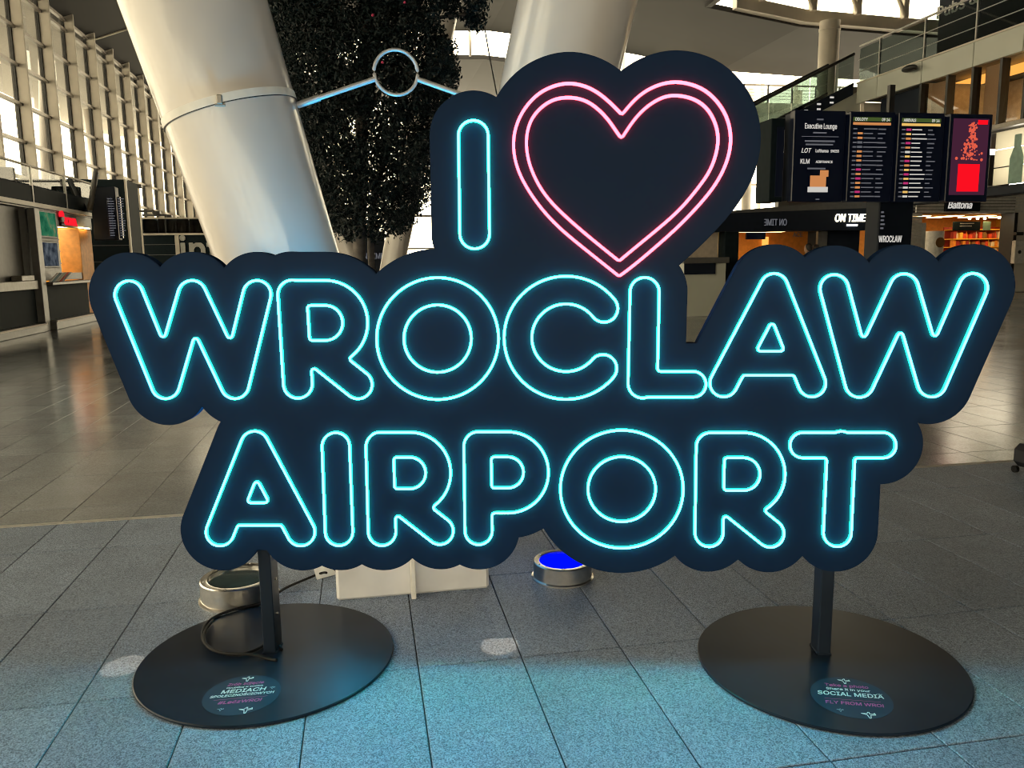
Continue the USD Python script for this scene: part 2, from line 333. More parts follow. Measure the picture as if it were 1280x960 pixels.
HL = [(748, 243), (700, 195), (650, 157), (600, 136), (550, 130), (500, 140), (450, 165), (408, 205), (375, 258), (357, 320), (357, 385), (375, 452), (412, 522), (460, 588), (520, 652), (600, 720), (680, 784), (738, 830)]
HR = [(738, 830), (800, 783), (870, 724), (950, 652), (1020, 580), (1080, 507), (1120, 436), (1140, 370), (1142, 310), (1127, 250), (1093, 195), (1045, 153), (990, 131), (940, 125), (890, 133), (840, 155), (800, 185), (770, 217), (748, 243)]
GL = [(747, 330), (722, 295), (695, 258), (655, 218), (610, 191), (555, 181), (500, 190), (455, 218), (420, 262), (403, 320), (404, 380), (421, 445), (460, 520), (510, 580), (580, 645), (660, 712), (738, 775)]
GR = [(738, 775), (810, 715), (885, 653), (960, 585), (1020, 515), (1065, 450), (1090, 385), (1097, 325), (1085, 270), (1055, 220), (1010, 188), (960, 175), (910, 177), (860, 200), (820, 232), (785, 273), (747, 330)]
def heart(l, r): return Polygon(np.vstack([spline(h2p(l), 60)[:-1], spline(h2p(r), 60)[:-1]])).buffer(0).buffer(2.2).buffer(-4.4).buffer(2.2)
heart_out, heart_in = heart(HL, HR), heart(GL, GR)
def to_sign(poly): return Polygon(on_sign(poly.exterior.coords), [on_sign(i.coords) for i in poly.interiors])
def flex(coords, w=0.0050, h=0.013):
    """A neon flex along a closed outline in the sign's plane: a domed strip proud of the board."""
    p = np.array(coords)[:, :2]
    if np.allclose(p[0], p[-1]): p = p[:-1]
    q = np.vstack([p, p[:1]]); s = np.r_[0, np.cumsum(np.linalg.norm(np.diff(q, axis=0), axis=1))]; n = max(24, int(s[-1] / 0.008))
    t = np.linspace(0, s[-1], n, endpoint=False); p = np.c_[np.interp(t, s, q[:, 0]), np.interp(t, s, q[:, 1])]
    d = np.roll(p, -1, 0) - np.roll(p, 1, 0); d /= np.linalg.norm(d, axis=1, keepdims=True); nn = np.c_[-d[:, 1], d[:, 0]]
    prof = [(-w, 0.001), (-w, -h * 0.55), (-w * 0.7, -h * 0.88), (0, -h), (w * 0.7, -h * 0.88), (w, -h * 0.55), (w, 0.001)]
    k = len(prof); V = np.zeros((n, k, 3))
    for i, (o, y) in enumerate(prof): V[:, i, 0], V[:, i, 2], V[:, i, 1] = p[:, 0] + nn[:, 0] * o, p[:, 1] + nn[:, 1] * o, y
    F = []
    for i in range(n):
        j = (i + 1) % n
        for a in range(k):
            b = (a + 1) % k; F += [[i * k + a, i * k + b, j * k + a], [j * k + a, i * k + b, j * k + b]]
    m = trimesh.Trimesh(V.reshape(-1, 3), F, process=False); m.fix_normals(); return m
metric = [to_sign(g) for _, g in LETTERS]; hm, hi = to_sign(heart_out), to_sign(heart_in)
solid = unary_union([Polygon(g.exterior).buffer(0.0995, quad_segs=24) for g in metric] + [Polygon(hm.exterior).buffer(0.103, quad_segs=24)])
solid = Polygon(solid.exterior)
TH = 0.042
SLOC = np.array([[1.0, 0, 0], [0, 0, 1.0], [0, -1.0, 0]])
def board_mesh(poly):
    e = 0.0025
    core = prism(poly, TH - e, SLOC, (0, TH, 0)); lip = prism(poly.buffer(-e, join_style=2), e, SLOC, (0, e, 0)); return join(core, lip)
part(sign, 'board', board_mesh(solid), 'board_black', local=True, label='matt black contour-cut board')
for (ch, _), g in zip(LETTERS, metric):
    p = part(sign, 'neon_letter', flex(g.exterior.coords), 'neon_mint', smooth=50, local=True, label='mint green neon outline of the letter ' + ch)
    for i in g.interiors: part(p, 'letter_counter', flex(i.coords), 'neon_mint', smooth=50, local=True)
p = part(sign, 'neon_heart', flex(hm.exterior.coords), 'neon_pink', smooth=50, local=True, label='pink neon outline of the heart')
part(p, 'inner_heart', flex(hi.exterior.coords), 'neon_pink', smooth=50, local=True)
def sgn(P): return np.array([np.dot(np.array(P) - SO, SX), np.dot(np.array(P) - SO, SY), P[2]])
DISC = []
for hx, hy in ((-0.948, 2.883), (1.1664, 2.7964)):
    DISC.append(sgn(rz(-A) @ np.array([hx, hy, 0])))
for k, c in enumerate(DISC):
    base = part(sign, 'base_plate', lathe([(0, 0.001), (0.472, 0.001), (0.475, 0.004), (0.475, 0.009), (0.472, 0.012), (0, 0.012)], (c[0], c[1], 0), 96), 'steel_black', smooth=35, local=True)
    px = c[0]; py = 0.043
    post = part(sign, 'post', bx(px - 0.024, px + 0.024, py, py + 0.08, 0.012, 1.25 if k == 0 else 1.2, 0.003), 'steel_black', local=True)
    part(post, 'foot_flange', bx(px - 0.027, px + 0.027, py - 0.003, py + 0.083, 0.0118, 0.018, 0.001), 'steel_black', local=True)
    for dz in (0.16, 0.30): part(post, 'bolt', cyl((px + 0.023, py + 0.04, dz), (px + 0.030, py + 0.04, dz), 0.006, n=8), 'stainless', local=True)
# stickers on the base plates, with their print
def sticker(cpx, e0, e1, lines, label):
    c = onz(*cpx, 0.0125); d = onz(*e1, 0.0125) - onz(*e0, 0.0125); d /= np.linalg.norm(d); up = np.array([-d[1], d[0], 0])
    R = np.array([d, up, [0, 0, 1.0]])
    disc = trimesh.creation.cylinder(0.131, 0.0006, sections=64); disc.vertices = disc.vertices @ R + [c[0], c[1], 0.0123]
    st = part(sign, 'floor_sticker', disc, 'sticker_navy', label=label)
    for s, y, h, w, m, bold, sh in lines:
        t = text(s, h, (0, 0, 0), np.eye(3), 0.0003, w, bold, shear=sh); t.apply_translation([-w / 2, y, 0]); t.vertices = t.vertices @ R + [c[0], c[1], 0.01262]
        part(st, 'lettering', t, m)
    def plane(x, y, s, m):
        o = Polygon([(-1, .35), (-.2, .35), (.1, .8), (.25, .75), (.2, .3), (.75, .28), (1, .55), (1.05, .1), (.3, -.05), (.15, -.9), (-.05, -.95), (-.2, .0)])
        o = LineString(o.exterior.coords).buffer(0.07); t = prism(o, 0.0003); t.apply_scale([s, s, 1]); t.apply_translation([x, y, 0]); t.vertices = t.vertices @ R + [c[0], c[1], 0.01262]; part(st, 'plane_icon', t, m)
    plane(0.0, 0.106, 0.019, 'ink_white'); plane(0.03, -0.105, 0.021, 'ink_white'); plane(-0.055, -0.088, 0.010, 'ink_pale'); plane(0.098, 0.030, 0.009, 'ink_pale')
sticker((302.5, 868), (262, 874.5), (345, 867.5),
        [('Zrób zdjęcie', 0.066, 0.016, 0.125, 'ink_magenta', True, 0.15), ('Opublikuj w swoich', 0.047, 0.009, 0.125, 'ink_white', True, 0.15), ('MEDIACH', 0.016, 0.022, 0.150, 'ink_white', True, 0.15),
         ('SPOŁECZNOŚCIOWYCH', -0.008, 0.014, 0.215, 'ink_white', True, 0.15), ('—————————————', -0.028, 0.008, 0.18, 'ink_magenta', False, 0), ('#LećzWRO!', -0.054, 0.018, 0.145, 'ink_magenta', True, 0.15)],
        'round navy sticker with MEDIACH SPOŁECZNOŚCIOWYCH print')
sticker((1064, 871.5), (1019, 865), (1106, 871.5),
        [('Take a photo', 0.066, 0.017, 0.145, 'ink_magenta', True, 0.12), ('Share it in your', 0.042, 0.014, 0.145, 'ink_white', True, 0.12), ('SOCIAL MEDIA', 0.006, 0.023, 0.215, 'ink_white', True, 0.12),
         ('————————————', -0.022, 0.008, 0.18, 'ink_magenta', False, 0), ('FLY FROM WRO!', -0.050, 0.018, 0.185, 'ink_magenta', True, 0.12)],
        'round navy sticker with SOCIAL MEDIA print')

# the power cable looped on the left base plate
def P3(px, z): return onz(*px, z)
loop = [P3((352, 812), .02), P3((338, 795), .02), P3((330, 806), .02), P3((300, 818), .019), P3((275, 815), .018), P3((259, 807), .018), P3((253, 795), .018), P3((258, 780), .018), P3((275, 768), .018), P3((305, 759), .018), P3((330, 752), .02), P3((352, 738), .03), P3((375, 727), .012), P3((397, 718), .02), P3((408, 716), .04)]
loop2 = [P3((346, 825), .02), P3((330, 822), .019), P3((312, 818), .028), P3((285, 817), .026), P3((262, 810), .026), P3((255, 797), .026), P3((258, 786), .026), P3((266, 776), .024)]
cb = thing('power_cable', 'black power cable looped on the left round base plate and running back', 'cable', (loop[5][0], loop[5][1], 0.012))
part(cb, 'cable_run', tube(spline(loop, 120), 0.006, 8), 'cable_black', smooth=True)
part(cb, 'cable_end', tube(spline(loop2, 80), 0.006, 8), 'cable_black', smooth=True)
# white folded tag / junction beside the plinth
tg = P3((408, 722), 0.0)
tag_ = thing('cable_junction', 'small white folded card on the floor at the end of the black cable', 'junction', (tg[0], tg[1], 0))
t1 = bx(-0.05, 0.05, -0.004, 0.0, 0, 0.085, 0.0015); t1.apply_transform(trimesh.transformations.rotation_matrix(-0.6, [1, 0, 0])); t1.apply_transform(trimesh.transformations.rotation_matrix(0.5, [0, 0, 1])); t1.apply_translation([tg[0], tg[1], 0.002])
t2 = bx(-0.05, 0.05, 0.0, 0.004, 0, 0.07, 0.0015); t2.apply_transform(trimesh.transformations.rotation_matrix(-1.2, [1, 0, 0])); t2.apply_transform(trimesh.transformations.rotation_matrix(0.5, [0, 0, 1])); t2.apply_translation([tg[0] - 0.035, tg[1] + 0.05, 0.07])
part(tag_, 'flap', t1, 'paper_white'); part(tag_, 'flap', t2, 'paper_white')
part(tag_, 'socket_box', bx(tg[0] - 0.03, tg[0] + 0.05, tg[1] + 0.03, tg[1] + 0.10, 0.0, 0.05, 0.006), 'cable_black')

# ------------------------------------------------------------------ uplights in the floor
def uplight(c, r, h, label, lens):
    t = thing('uplight', label, 'uplight', (c[0], c[1], 0))
    part(t, 'housing', lathe([(r * 0.80, h * 0.55), (r * 0.80, h * 0.97), (r * 0.84, h), (r * 0.97, h), (r, h * 0.95), (r, 0.012), (r * 1.06, 0.008), (r * 1.06, 0.0), (r * 0.5, 0.0), (r * 0.5, h * 0.55)], (c[0], c[1], 0), 64), 'stainless', smooth=40)
    part(t, 'lens', lathe([(0, h * 0.7), (r * 0.80, h * 0.7), (r * 0.80, h * 0.86), (0, h * 0.90)], (c[0], c[1], 0), 64), lens, smooth=30)
    for k in range(6):
        a = k * math.pi / 3 + 0.3; part(t, 'screw', cyl((c[0] + 0.90 * r * math.cos(a), c[1] + 0.90 * r * math.sin(a), h), (c[0] + 0.90 * r * math.cos(a), c[1] + 0.90 * r * math.sin(a), h + 0.003), 0.005, n=8), 'joint_metal')
L0 = onz(247, 756); uplight((L0[0] + 0.172, 3.63), 0.166, 0.10, 'unlit stainless uplight on the floor behind the left sign post', 'lamp_glass')
uplight((0.885, 3.55), 0.140, 0.085, 'stainless uplight with a glowing blue lens behind the letter O', 'lamp_blue')
UL = UsdLux.DiskLight.Define(stage, '/World/uplight_001/bulb')          # the lit uplight's own light
UL.CreateRadiusAttr(0.09); UL.CreateColorAttr(Gf.Vec3f(0.06, 0.48, 1.0)); UL.CreateIntensityAttr(55.0)
UL.AddTranslateOp().Set(Gf.Vec3d(0, 0, 0.082)); UL.AddRotateXOp().Set(180.0)

# two added narrow-beam spotlights under the roof stand in for sun patches on the floor
for k, (bxy, ang) in enumerate((((0.475, 2.93), 0.30), ((-0.95, 3.06), 0.30))):
    L = UsdLux.SphereLight.Define(stage, '/World/spot_beam' + ('' if k == 0 else '_001')); L.CreateRadiusAttr(0.01); L.CreateIntensityAttr(1.3e6); L.CreateColorAttr(Gf.Vec3f(1.0, 0.74, 0.48))
    src = np.array([bxy[0] - 3.0, bxy[1] - 6.0, 12.5]); dv_ = np.array([bxy[0], bxy[1], 0]) - src; dv_ /= np.linalg.norm(dv_)
    zz = -dv_; xx = np.cross([0, 0, 1.0], zz); xx /= np.linalg.norm(xx); yy = np.cross(zz, xx); q = np.eye(4); q[0, :3], q[1, :3], q[2, :3], q[3, :3] = xx, yy, zz, src
    UsdGeom.Xformable(L).AddTransformOp().Set(Gf.Matrix4d(*q.ravel().tolist()))
    sa = UsdLux.ShapingAPI.Apply(L.GetPrim()); sa.CreateShapingConeAngleAttr(ang); sa.CreateShapingConeSoftnessAttr(0.1)
    hs = thing('roof_spotlight', ['added narrow-beam spotlight under the roof, standing in for the sun patch beside the plinth', 'added narrow-beam spotlight under the roof, standing in for the sun patch beside the left base plate'][k], 'spotlight', src, kind='structure')
    part(hs, 'can', cyl(src - dv_ * 0.35, src - dv_ * 0.03, 0.09, n=24), 'mullion_dark', smooth=40); part(hs, 'hanger', cyl(src - dv_ * 0.2, [*(src - dv_ * 0.2)[:2], float(np.interp(src[0], [-11.3, -8, -4, 0, 4], [10.85, 12.0, 13.3, 14.35, 14.95]))], 0.015, n=8), 'mullion_dark')

# ------------------------------------------------------------------ big slanting columns and their plinth
pl0, pl1 = onz(421, 752), onz(612, 737)
plinth = thing('plinth', 'white rendered block behind the sign carrying the slanting columns', 'plinth', ((pl0[0] + pl1[0]) / 2, 3.9, 0))
part(plinth, 'block', bx(pl0[0], pl1[0], pl0[1], pl0[1] + 0.9, 0, 0.42, 0.012), 'plinth_white')
rod = onz(518, 752)
part(plinth, 'cover_strip', bx(rod[0] - 0.011, rod[0] + 0.011, pl0[1] - 0.05, pl0[1], 0, 0.42, 0.003), 'white_paint', label='narrow upright strip on the front of the block')
pu = thing('plinth_uplight', 'small unseen cyan uplight on the white plinth behind the sign, placed to light the left slanting column', 'uplight', (-0.05, pl0[1] + 0.10, 0.42))  # unseen lamp, gives the cyan glow on the left column
part(pu, 'housing', lathe([(0, 0), (0.06, 0), (0.065, 0.01), (0.065, 0.06), (0.058, 0.06), (0.058, 0.045), (0, 0.045)], (-0.05, pl0[1] + 0.10, 0.42), 32), 'steel_black', smooth=40)
part(pu, 'lens', lathe([(0, 0.046), (0.057, 0.046), (0.057, 0.052), (0, 0.053)], (-0.05, pl0[1] + 0.10, 0.42), 32), 'lamp_cyan', smooth=40)
def slant_column(pa, pb, wa, wb, u, ztop, label, zbot=0.42, name='slanting_column'):
    """Axis through two picture points in the plane y=u; widths are the diameters there."""
    A0, B0 = ony(*pa, u), ony(*pb, u); d = (A0 - B0) / (A0[2] - B0[2]); dr = (wa - wb) / (A0[2] - B0[2])
    at = lambda z: B0 + d * (z - B0[2]); rad = lambda z: (wb + dr * (z - B0[2])) / 2
    t = thing(name, label, 'column', at(zbot)); zs = [zbot, 1.2, 2.2, 3.2, 4.5, ztop]
    part(t, 'shaft', join(*[cyl(at(a), at(b), rad(a), rad(b), 72) for a, b in zip(zs[:-1], zs[1:])][:0] + [cyl(at(zbot), at(ztop), rad(zbot), rad(ztop), 96)]), 'column_white', smooth=40)
    part(t, 'foot_collar', cyl(at(zbot) + d * 0.13, at(zbot) + d * 0.18, rad(zbot) + 0.03, rad(zbot) + 0.03, 64), 'galvanised', smooth=40)
    return t, at, rad, d
colL, atL, radL, dL = slant_column((242.5, 0), (344, 310), 0.625, 0.565, 4.0, 9.5, 'tall white slanting column on the left, leaning away from the tree')
colR, atR, radR, dR = slant_column((722, 0), (702, 88), 0.57, 0.56, 4.0, 9.5, 'tall white slanting column rising behind the heart')
# strap round the left column
cz = ony(318, 140, 4.0)[2]; axis = dL / np.linalg.norm(dL)
def hoop(at, axis, c, r, half, th, n=64, a0=0, a1=2 * math.pi, tilt=0.0):
    a = np.cross(axis, [0, 1.0, 0]); a /= np.linalg.norm(a); b = np.cross(axis, a)
    t = np.linspace(a0, a1, n); V, F = [], []
    for rr, s in ((r, -1), (r, 1), (r + th, 1), (r + th, -1)):
        V += [c + (a * math.cos(x) + b * math.sin(x)) * rr + axis * s * half for x in t]
    for i in range(n - 1):
        for q in range(4):
            k = (q + 1) % 4; F += [[q * n + i, q * n + i + 1, k * n + i], [k * n + i, q * n + i + 1, k * n + i + 1]]
    for e in (0, n - 1): F += [[e, n + e, 2 * n + e], [e, 2 * n + e, 3 * n + e]]
    m = trimesh.Trimesh(V, F, process=False); m.fix_normals(); return m
strap = thing('column_strap', 'grey metal strap with a buckle round the left slanting column', 'strap', atL(cz))
part(strap, 'band', hoop(None, axis, atL(cz), radL(cz) + 0.0015, 0.017, 0.004), 'white_paint', smooth=40)
part(strap, 'wire', hoop(None, axis, atL(cz) - axis * 0.019, radL(cz) + 0.001, 0.0018, 0.004), 'mullion_dark', smooth=40)
bk = ony(275, 125, 4.0); bk = np.array([bk[0] + 0.003, 4.0 - radL(cz) * 0.985, bk[2]]) if False else ony(275, 125, 4.0 - radL(cz) * 0.97)
part(strap, 'buckle', join(bx(bk[0] - 0.012, bk[0] + 0.012, bk[1] - 0.02, bk[1] + 0.02, bk[2] - 0.02, bk[2] + 0.02, 0.004), cyl(bk + [-0.02, -0.01, -0.022], bk + [0.022, -0.01, -0.022], 0.006)), 'transom_metal')
# ring and rods between the columns
rc = ony(495, 90.5, 4.0); rr = 27.0 / FPX * np.dot(rc - EYE, CAM[2])
rg = thing('support_ring', 'grey steel ring with two rods held between the slanting columns', 'support ring', rc)
tt = np.linspace(0, 2 * np.pi, 64, endpoint=False)
part(rg, 'ring', tube(np.c_[rc[0] + rr * np.cos(tt), np.full(64, rc[1]), rc[2] + rr * np.sin(tt)], 0.0085, 10, True), 'galvanised', smooth=True)
e0, e1 = ony(370, 132, 4.0), ony(468, 99, 4.0); part(rg, 'rod', cyl(e0, e1, 0.0125, n=16), 'galvanised', smooth=40)
part(rg, 'rod_sleeve', cyl(e0 + (e1 - e0) * 0.02, e0 + (e1 - e0) * 0.3, 0.016, n=16), 'galvanised', smooth=40)
e2, e3 = ony(522, 99, 4.0), ony(643, 142, 4.0); part(rg, 'rod', cyl(e2, e3, 0.0125, n=16), 'galvanised', smooth=40)
# thin wire hanging from the branch
w0, w1 = ony(605, 30, 4.6), ony(621, 118, 3.4)
single('tension_wire', tube([w0, (w0 + w1) / 2 - [0, 0, 0.01], w1], 0.003, 6), 'mullion_dark', 'thin dark wire running down from the tree to behind the heart', 'wire')
# second pair of columns, farther down the hall
slant_column((555, 0), (491, 330), 0.62, 0.46, 16.0, 12.0, 'far cream slanting column seen at the right edge of the tree crown', 0.0)
slant_column((395, 200), (440, 330), 0.46, 0.42, 16.0, 11.0, 'far cream slanting column seen under the left of the tree crown', 0.0)

# ------------------------------------------------------------------ the tree between the columns
tb = ony(450, 330, 7.0)
tree = thing('ficus_tree', 'dark leafy indoor tree standing between the white slanting columns', 'tree', (tb[0], 7.0, 0))
tr = [np.array([tb[0] - 0.02, 7.0, 0.3]), ony(449, 310, 7.0), ony(450, 240, 7.0), ony(453, 150, 7.05), ony(460, 50, 7.1), ony(462, -60, 7.1)]
V = spline(tr, 24); part(tree, 'trunk', tube(V, 0.052, 14), 'bark', smooth=True)
tr2 = [np.array([tb[0] + 0.12, 7.1, 0.3]), ony(464, 320, 7.1), ony(466, 260, 7.15), ony(485, 180, 7.2), ony(515, 80, 7.2)]
part(tree, 'stem', tube(spline(tr2, 20), 0.030, 10), 'bark', smooth=True)
for q in ([(450, 200), (415, 120), (380, 40)], [(453, 150), (490, 90), (530, 20)], [(455, 100), (430, 30), (420, -40)], [(505, 110), (540, 90), (562, 60)], [(455, 60), (560, 20), (604, 22)]):
    part(tree, 'branch', tube(spline([ony(x, y, 7.05 + 0.05 * i) for i, (x, y) in enumerate(q)], 14), 0.016, 8), 'bark', smooth=True)
pot = lathe([(0, 0), (0.42, 0), (0.48, 0.5), (0.45, 0.5), (0.43, 0.42), (0, 0.42)], (tb[0] + 0.05, 7.05, 0), 40)
single('tree_planter', pot, 'grey_panel', 'grey round planter holding the tree, behind the sign', 'planter', smooth=40)
crown = Polygon([(322, -60), (330, 20), (340, 90), (365, 190), (385, 262), (415, 288), (437, 298), (455, 292), (470, 300), (484, 290), (500, 292), (514, 278), (524, 262), (537, 240), (545, 200), (552, 170), (556, 140), (568, 112), (571, 88), (564, 58), (552, 42), (548, 18), (545, -60)])
extra = Polygon([(548, -60), (548, 6), (560, 18), (575, 20), (590, 34), (598, 40), (606, 30), (604, 12), (612, -5), (612, -60)])
def leaves(poly, n, u0, u1, hole_seed, dens):
    x0, y0, x1, y1 = poly.bounds; V, F = [], []; made = 0
    from shapely import contains_xy
    while made < n:
        x, y = RNG.uniform(x0 - 6, x1 + 6, 4000), RNG.uniform(y0 - 6, y1 + 6, 4000)
        ok = contains_xy(poly, x + RNG.normal(0, 4, 4000), y + RNG.normal(0, 4, 4000)); u = RNG.uniform(u0, u1, 4000)
        # leaves gather in clumps along the twigs; gaps stay open between them
        nz = meshkit.noise(np.c_[x / 17.0, y / 17.0, u * 3.0], hole_seed); edge = meshkit.noise(np.c_[x / 40.0, y / 40.0, np.zeros(4000)], hole_seed + 5)
        ok &= nz > dens + 0.10 * (edge > 0.62)
        for a, b, c in zip(x[ok], y[ok], u[ok]):
            P = ony(a, b, c); s = RNG.uniform(0.013, 0.024); d = RNG.normal(size=3); d[2] -= 0.5; d /= np.linalg.norm(d)
            e = np.cross(d, RNG.normal(size=3)); e /= np.linalg.norm(e); nn = np.cross(d, e); k = len(V)
            V += [P - d * s, P + e * s * 0.5 + nn * s * 0.12, P + d * s, P - e * s * 0.5 + nn * s * 0.12, P - nn * s * 0.06]
            F += [[k, k + 1, k + 4], [k + 1, k + 2, k + 4], [k + 2, k + 3, k + 4], [k + 3, k, k + 4]]; made += 1
            if made >= n: break
    return trimesh.Trimesh(V, F, process=False)
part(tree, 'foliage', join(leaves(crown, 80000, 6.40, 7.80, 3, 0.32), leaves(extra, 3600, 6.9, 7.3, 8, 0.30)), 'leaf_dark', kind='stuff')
part(tree, 'blossoms', join(*[trimesh.creation.icosphere(1, 0.011).apply_translation(ony(x, y, 6.4)) for x, y in ((466, 19), (506, 3), (478, 78))]), 'bloom', label='small pink blossoms in the upper crown')

# ------------------------------------------------------------------ left: glazed facade
wl = thing('wall_left', kind='structure'); GX = -11.0
BAY, UB, ZB, ZT = 2.55, 32.7, 0.0, 10.85
bays = [UB + BAY * k for k in range(-15, 14)]
zt = [10.85, 10.45, 9.25, 8.05, 6.8, 5.58, 4.4, 3.2, 0.05]
for u in bays:
    part(wl, 'fin', bx(GX + 0.05, GX + 0.40, u - 0.05, u + 0.05, ZB, ZT + (0.25), 0.01), 'fin_cream')
    part(wl, 'mullion', bx(GX - 0.07, GX + 0.05, u - 0.11, u + 0.11, ZB, ZT), 'mullion_dark')
for z in zt[:-1]:
    for a, b in zip(bays[:-1], bays[1:]): part(wl, 'transom', bx(GX + 0.02, GX + 0.16, a + 0.05, b - 0.05, z - 0.05, z + 0.05), 'transom_metal')
for a, b in zip(bays[:-1], bays[1:]):
    for z1, z0 in zip(zt[:-1], zt[1:]): part(wl, 'pane', bx(GX - 0.02, GX + 0.01, a + 0.12, b - 0.12, z0 + 0.04, z1 - 0.04), 'window_glass')
for u in (bays[8] + 0.6, bays[10] + 0.4):
    pass
# outside: the roof's overhang and slanting struts in the daylight
single('canopy', prism(Polygon([(-11.2, 10.9), (-22, 12.4), (-22, 12.9), (-11.2, 11.6)]), 56, np.array([[1.0, 0, 0], [0, 0, 1.0], [0, 1.0, 0]]), (0, 17, 0)), 'canopy', 'beige underside of the roof overhang outside the left glazing', 'canopy', kind='structure')
for k, u in enumerate((24.0, 34.5, 45.0, 56.0)):
    single('outer_strut', join(cyl((-16, u, 0), (-14.2, u - 2.6, 11.0), 0.22, n=20), cyl((-16, u, 0), (-17.4, u + 2.8, 11.6), 0.22, n=20)), 'column_white', '%s white V strut standing outside the left glazing' % ['nearest', 'second nearest', 'third', 'farthest'][k], 'strut', smooth=40)

# ------------------------------------------------------------------ roof
ARCH = [(-11.3, 10.85), (-8, 12.0), (-4, 13.3), (0, 14.35), (4, 14.95), (8, 15.1), (12, 14.75), (17.5, 14.0), (22.8, 13.25), (30, 13.0), (38, 12.9), (48, 12.9)]
def arch_sheet(v0, v1, u0, u1, dz=0.0, th=0.25):
    vs = np.unique(np.r_[v0, [v for v, _ in ARCH if v0 < v < v1], v1]); zs = np.interp(vs, *zip(*ARCH)) + dz
    poly = Polygon(list(zip(vs, zs)) + list(zip(vs[::-1], zs[::-1] + th)))
    return prism(poly, u1 - u0, np.array([[1.0, 0, 0], [0, 0, 1.0], [0, 1.0, 0]]), (0, u0, 0))
ceil = thing('ceiling', kind='structure')
for a, b in ((-6, 8), (8, 18), (18, 28), (28, 38.5), (38.5, 50)):
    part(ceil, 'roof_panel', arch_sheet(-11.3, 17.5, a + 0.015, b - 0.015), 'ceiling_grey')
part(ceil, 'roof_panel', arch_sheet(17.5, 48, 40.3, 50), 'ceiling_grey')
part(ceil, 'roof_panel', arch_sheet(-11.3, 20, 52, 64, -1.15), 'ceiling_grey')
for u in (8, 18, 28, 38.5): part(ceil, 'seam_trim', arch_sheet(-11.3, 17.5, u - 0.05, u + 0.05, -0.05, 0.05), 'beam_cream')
part(ceil, 'high_roof', bx(17.5, 48, -6, 40, 19.4, 19.7), 'ceiling_grey')  # out of view, shuts out the sky above the right gallery
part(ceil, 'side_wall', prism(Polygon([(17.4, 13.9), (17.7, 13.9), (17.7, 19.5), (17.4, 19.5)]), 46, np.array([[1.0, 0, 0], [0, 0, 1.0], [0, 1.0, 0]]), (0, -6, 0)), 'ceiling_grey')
# clerestory strip between the two roofs: uprights and panes
clr = thing('window_1', kind='structure')
for k, v in enumerate(np.arange(-11, 20, 3.0)):
    z = np.interp(v, *zip(*ARCH)); part(clr, 'mullion', bx(v - 0.06, v + 0.06, 50.9, 51.1, z - 1.2, z + 0.2), 'fin_cream')
    z2 = np.interp(v + 3, *zip(*ARCH)); part(clr, 'pane', prism(Polygon([(v + 0.06, z - 1.1), (v + 2.94, z2 - 1.1), (v + 2.94, z2 + 0.1), (v + 0.06, z + 0.1)]), 0.03, FRONT, (0, 51.0, 0)), 'window_glass')
# right-hand upper clerestory on its cream beam
beam = thing('roof_beam', 'long cream beam under the bright clerestory at the upper right', 'beam', (17.5, 40, 12.6), kind='structure')
vs = np.array([19.0, 22.8, 28, 33, 38, 44]); zs = np.interp(vs, *zip(*ARCH)) + 0.12
part(beam, 'girder', prism(Polygon(list(zip(vs, zs)) + list(zip(vs[::-1], zs[::-1] + 0.6))), 0.5, FRONT, (0, 40.3, 0)), 'beam_cream')
win2 = thing('window_2', kind='structure')
vv = [17.5, 20.3, 23.1, 25.6, 28.3, 31, 33.7, 36.4, 39, 42]
for a, b in zip(vv[:-1], vv[1:]):
    za, zb = np.interp(a, vs, zs) + 0.55, np.interp(b, vs, zs) + 0.55
    part(win2, 'pane', prism(Polygon([(a, za), (b, zb), (b, 19.4), (a, 19.4)]), 0.03, FRONT, (0, 40.0, 0)), 'window_glass')
    part(win2, 'post', bx(a - 0.14, a + 0.14, 39.5, 39.9, za - 0.05, 19.4, 0.02), 'beam_cream')
    part(win2, 'diagonal', cyl((a, 39.6, 19.3), (b, 39.6, zb), 0.11, n=10), 'beam_cream')
    part(win2, 'transom', bx(a, b, 39.85, 39.97, (za + 19.4) / 2 - 0.06, (za + 19.4) / 2 + 0.06), 'beam_cream')
cp = ony(1036, 60, 39.0)
single('round_pillar', join(cyl((cp[0], 39, 0), (cp[0], 39, 13.2), 0.5, n=32), cyl((cp[0], 39, 12.75), (cp[0], 39, 12.85), 0.53, n=32)), 'beam_cream', 'cream pillar under the roof beam above the escalator', 'pillar', smooth=40)

# unseen walls placed to cut the daylight: rear wall, wall behind the right gallery
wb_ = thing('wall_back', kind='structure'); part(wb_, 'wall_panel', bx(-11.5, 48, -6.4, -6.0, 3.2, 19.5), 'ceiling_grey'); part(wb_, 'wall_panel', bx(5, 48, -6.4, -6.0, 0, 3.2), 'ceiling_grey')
for k in range(6):                                                    # unseen low band of glass behind the camera, lights the column fronts
    part(wb_, 'mullion', bx(-11.1 + 2.55 * k, -10.9 + 2.55 * k, -6.3, -6.1, 0, 3.2), 'mullion_dark'); part(wb_, 'pane', bx(-10.9 + 2.55 * k, -8.55 + 2.55 * k, -6.22, -6.19, 0.1, 3.15), 'window_glass')
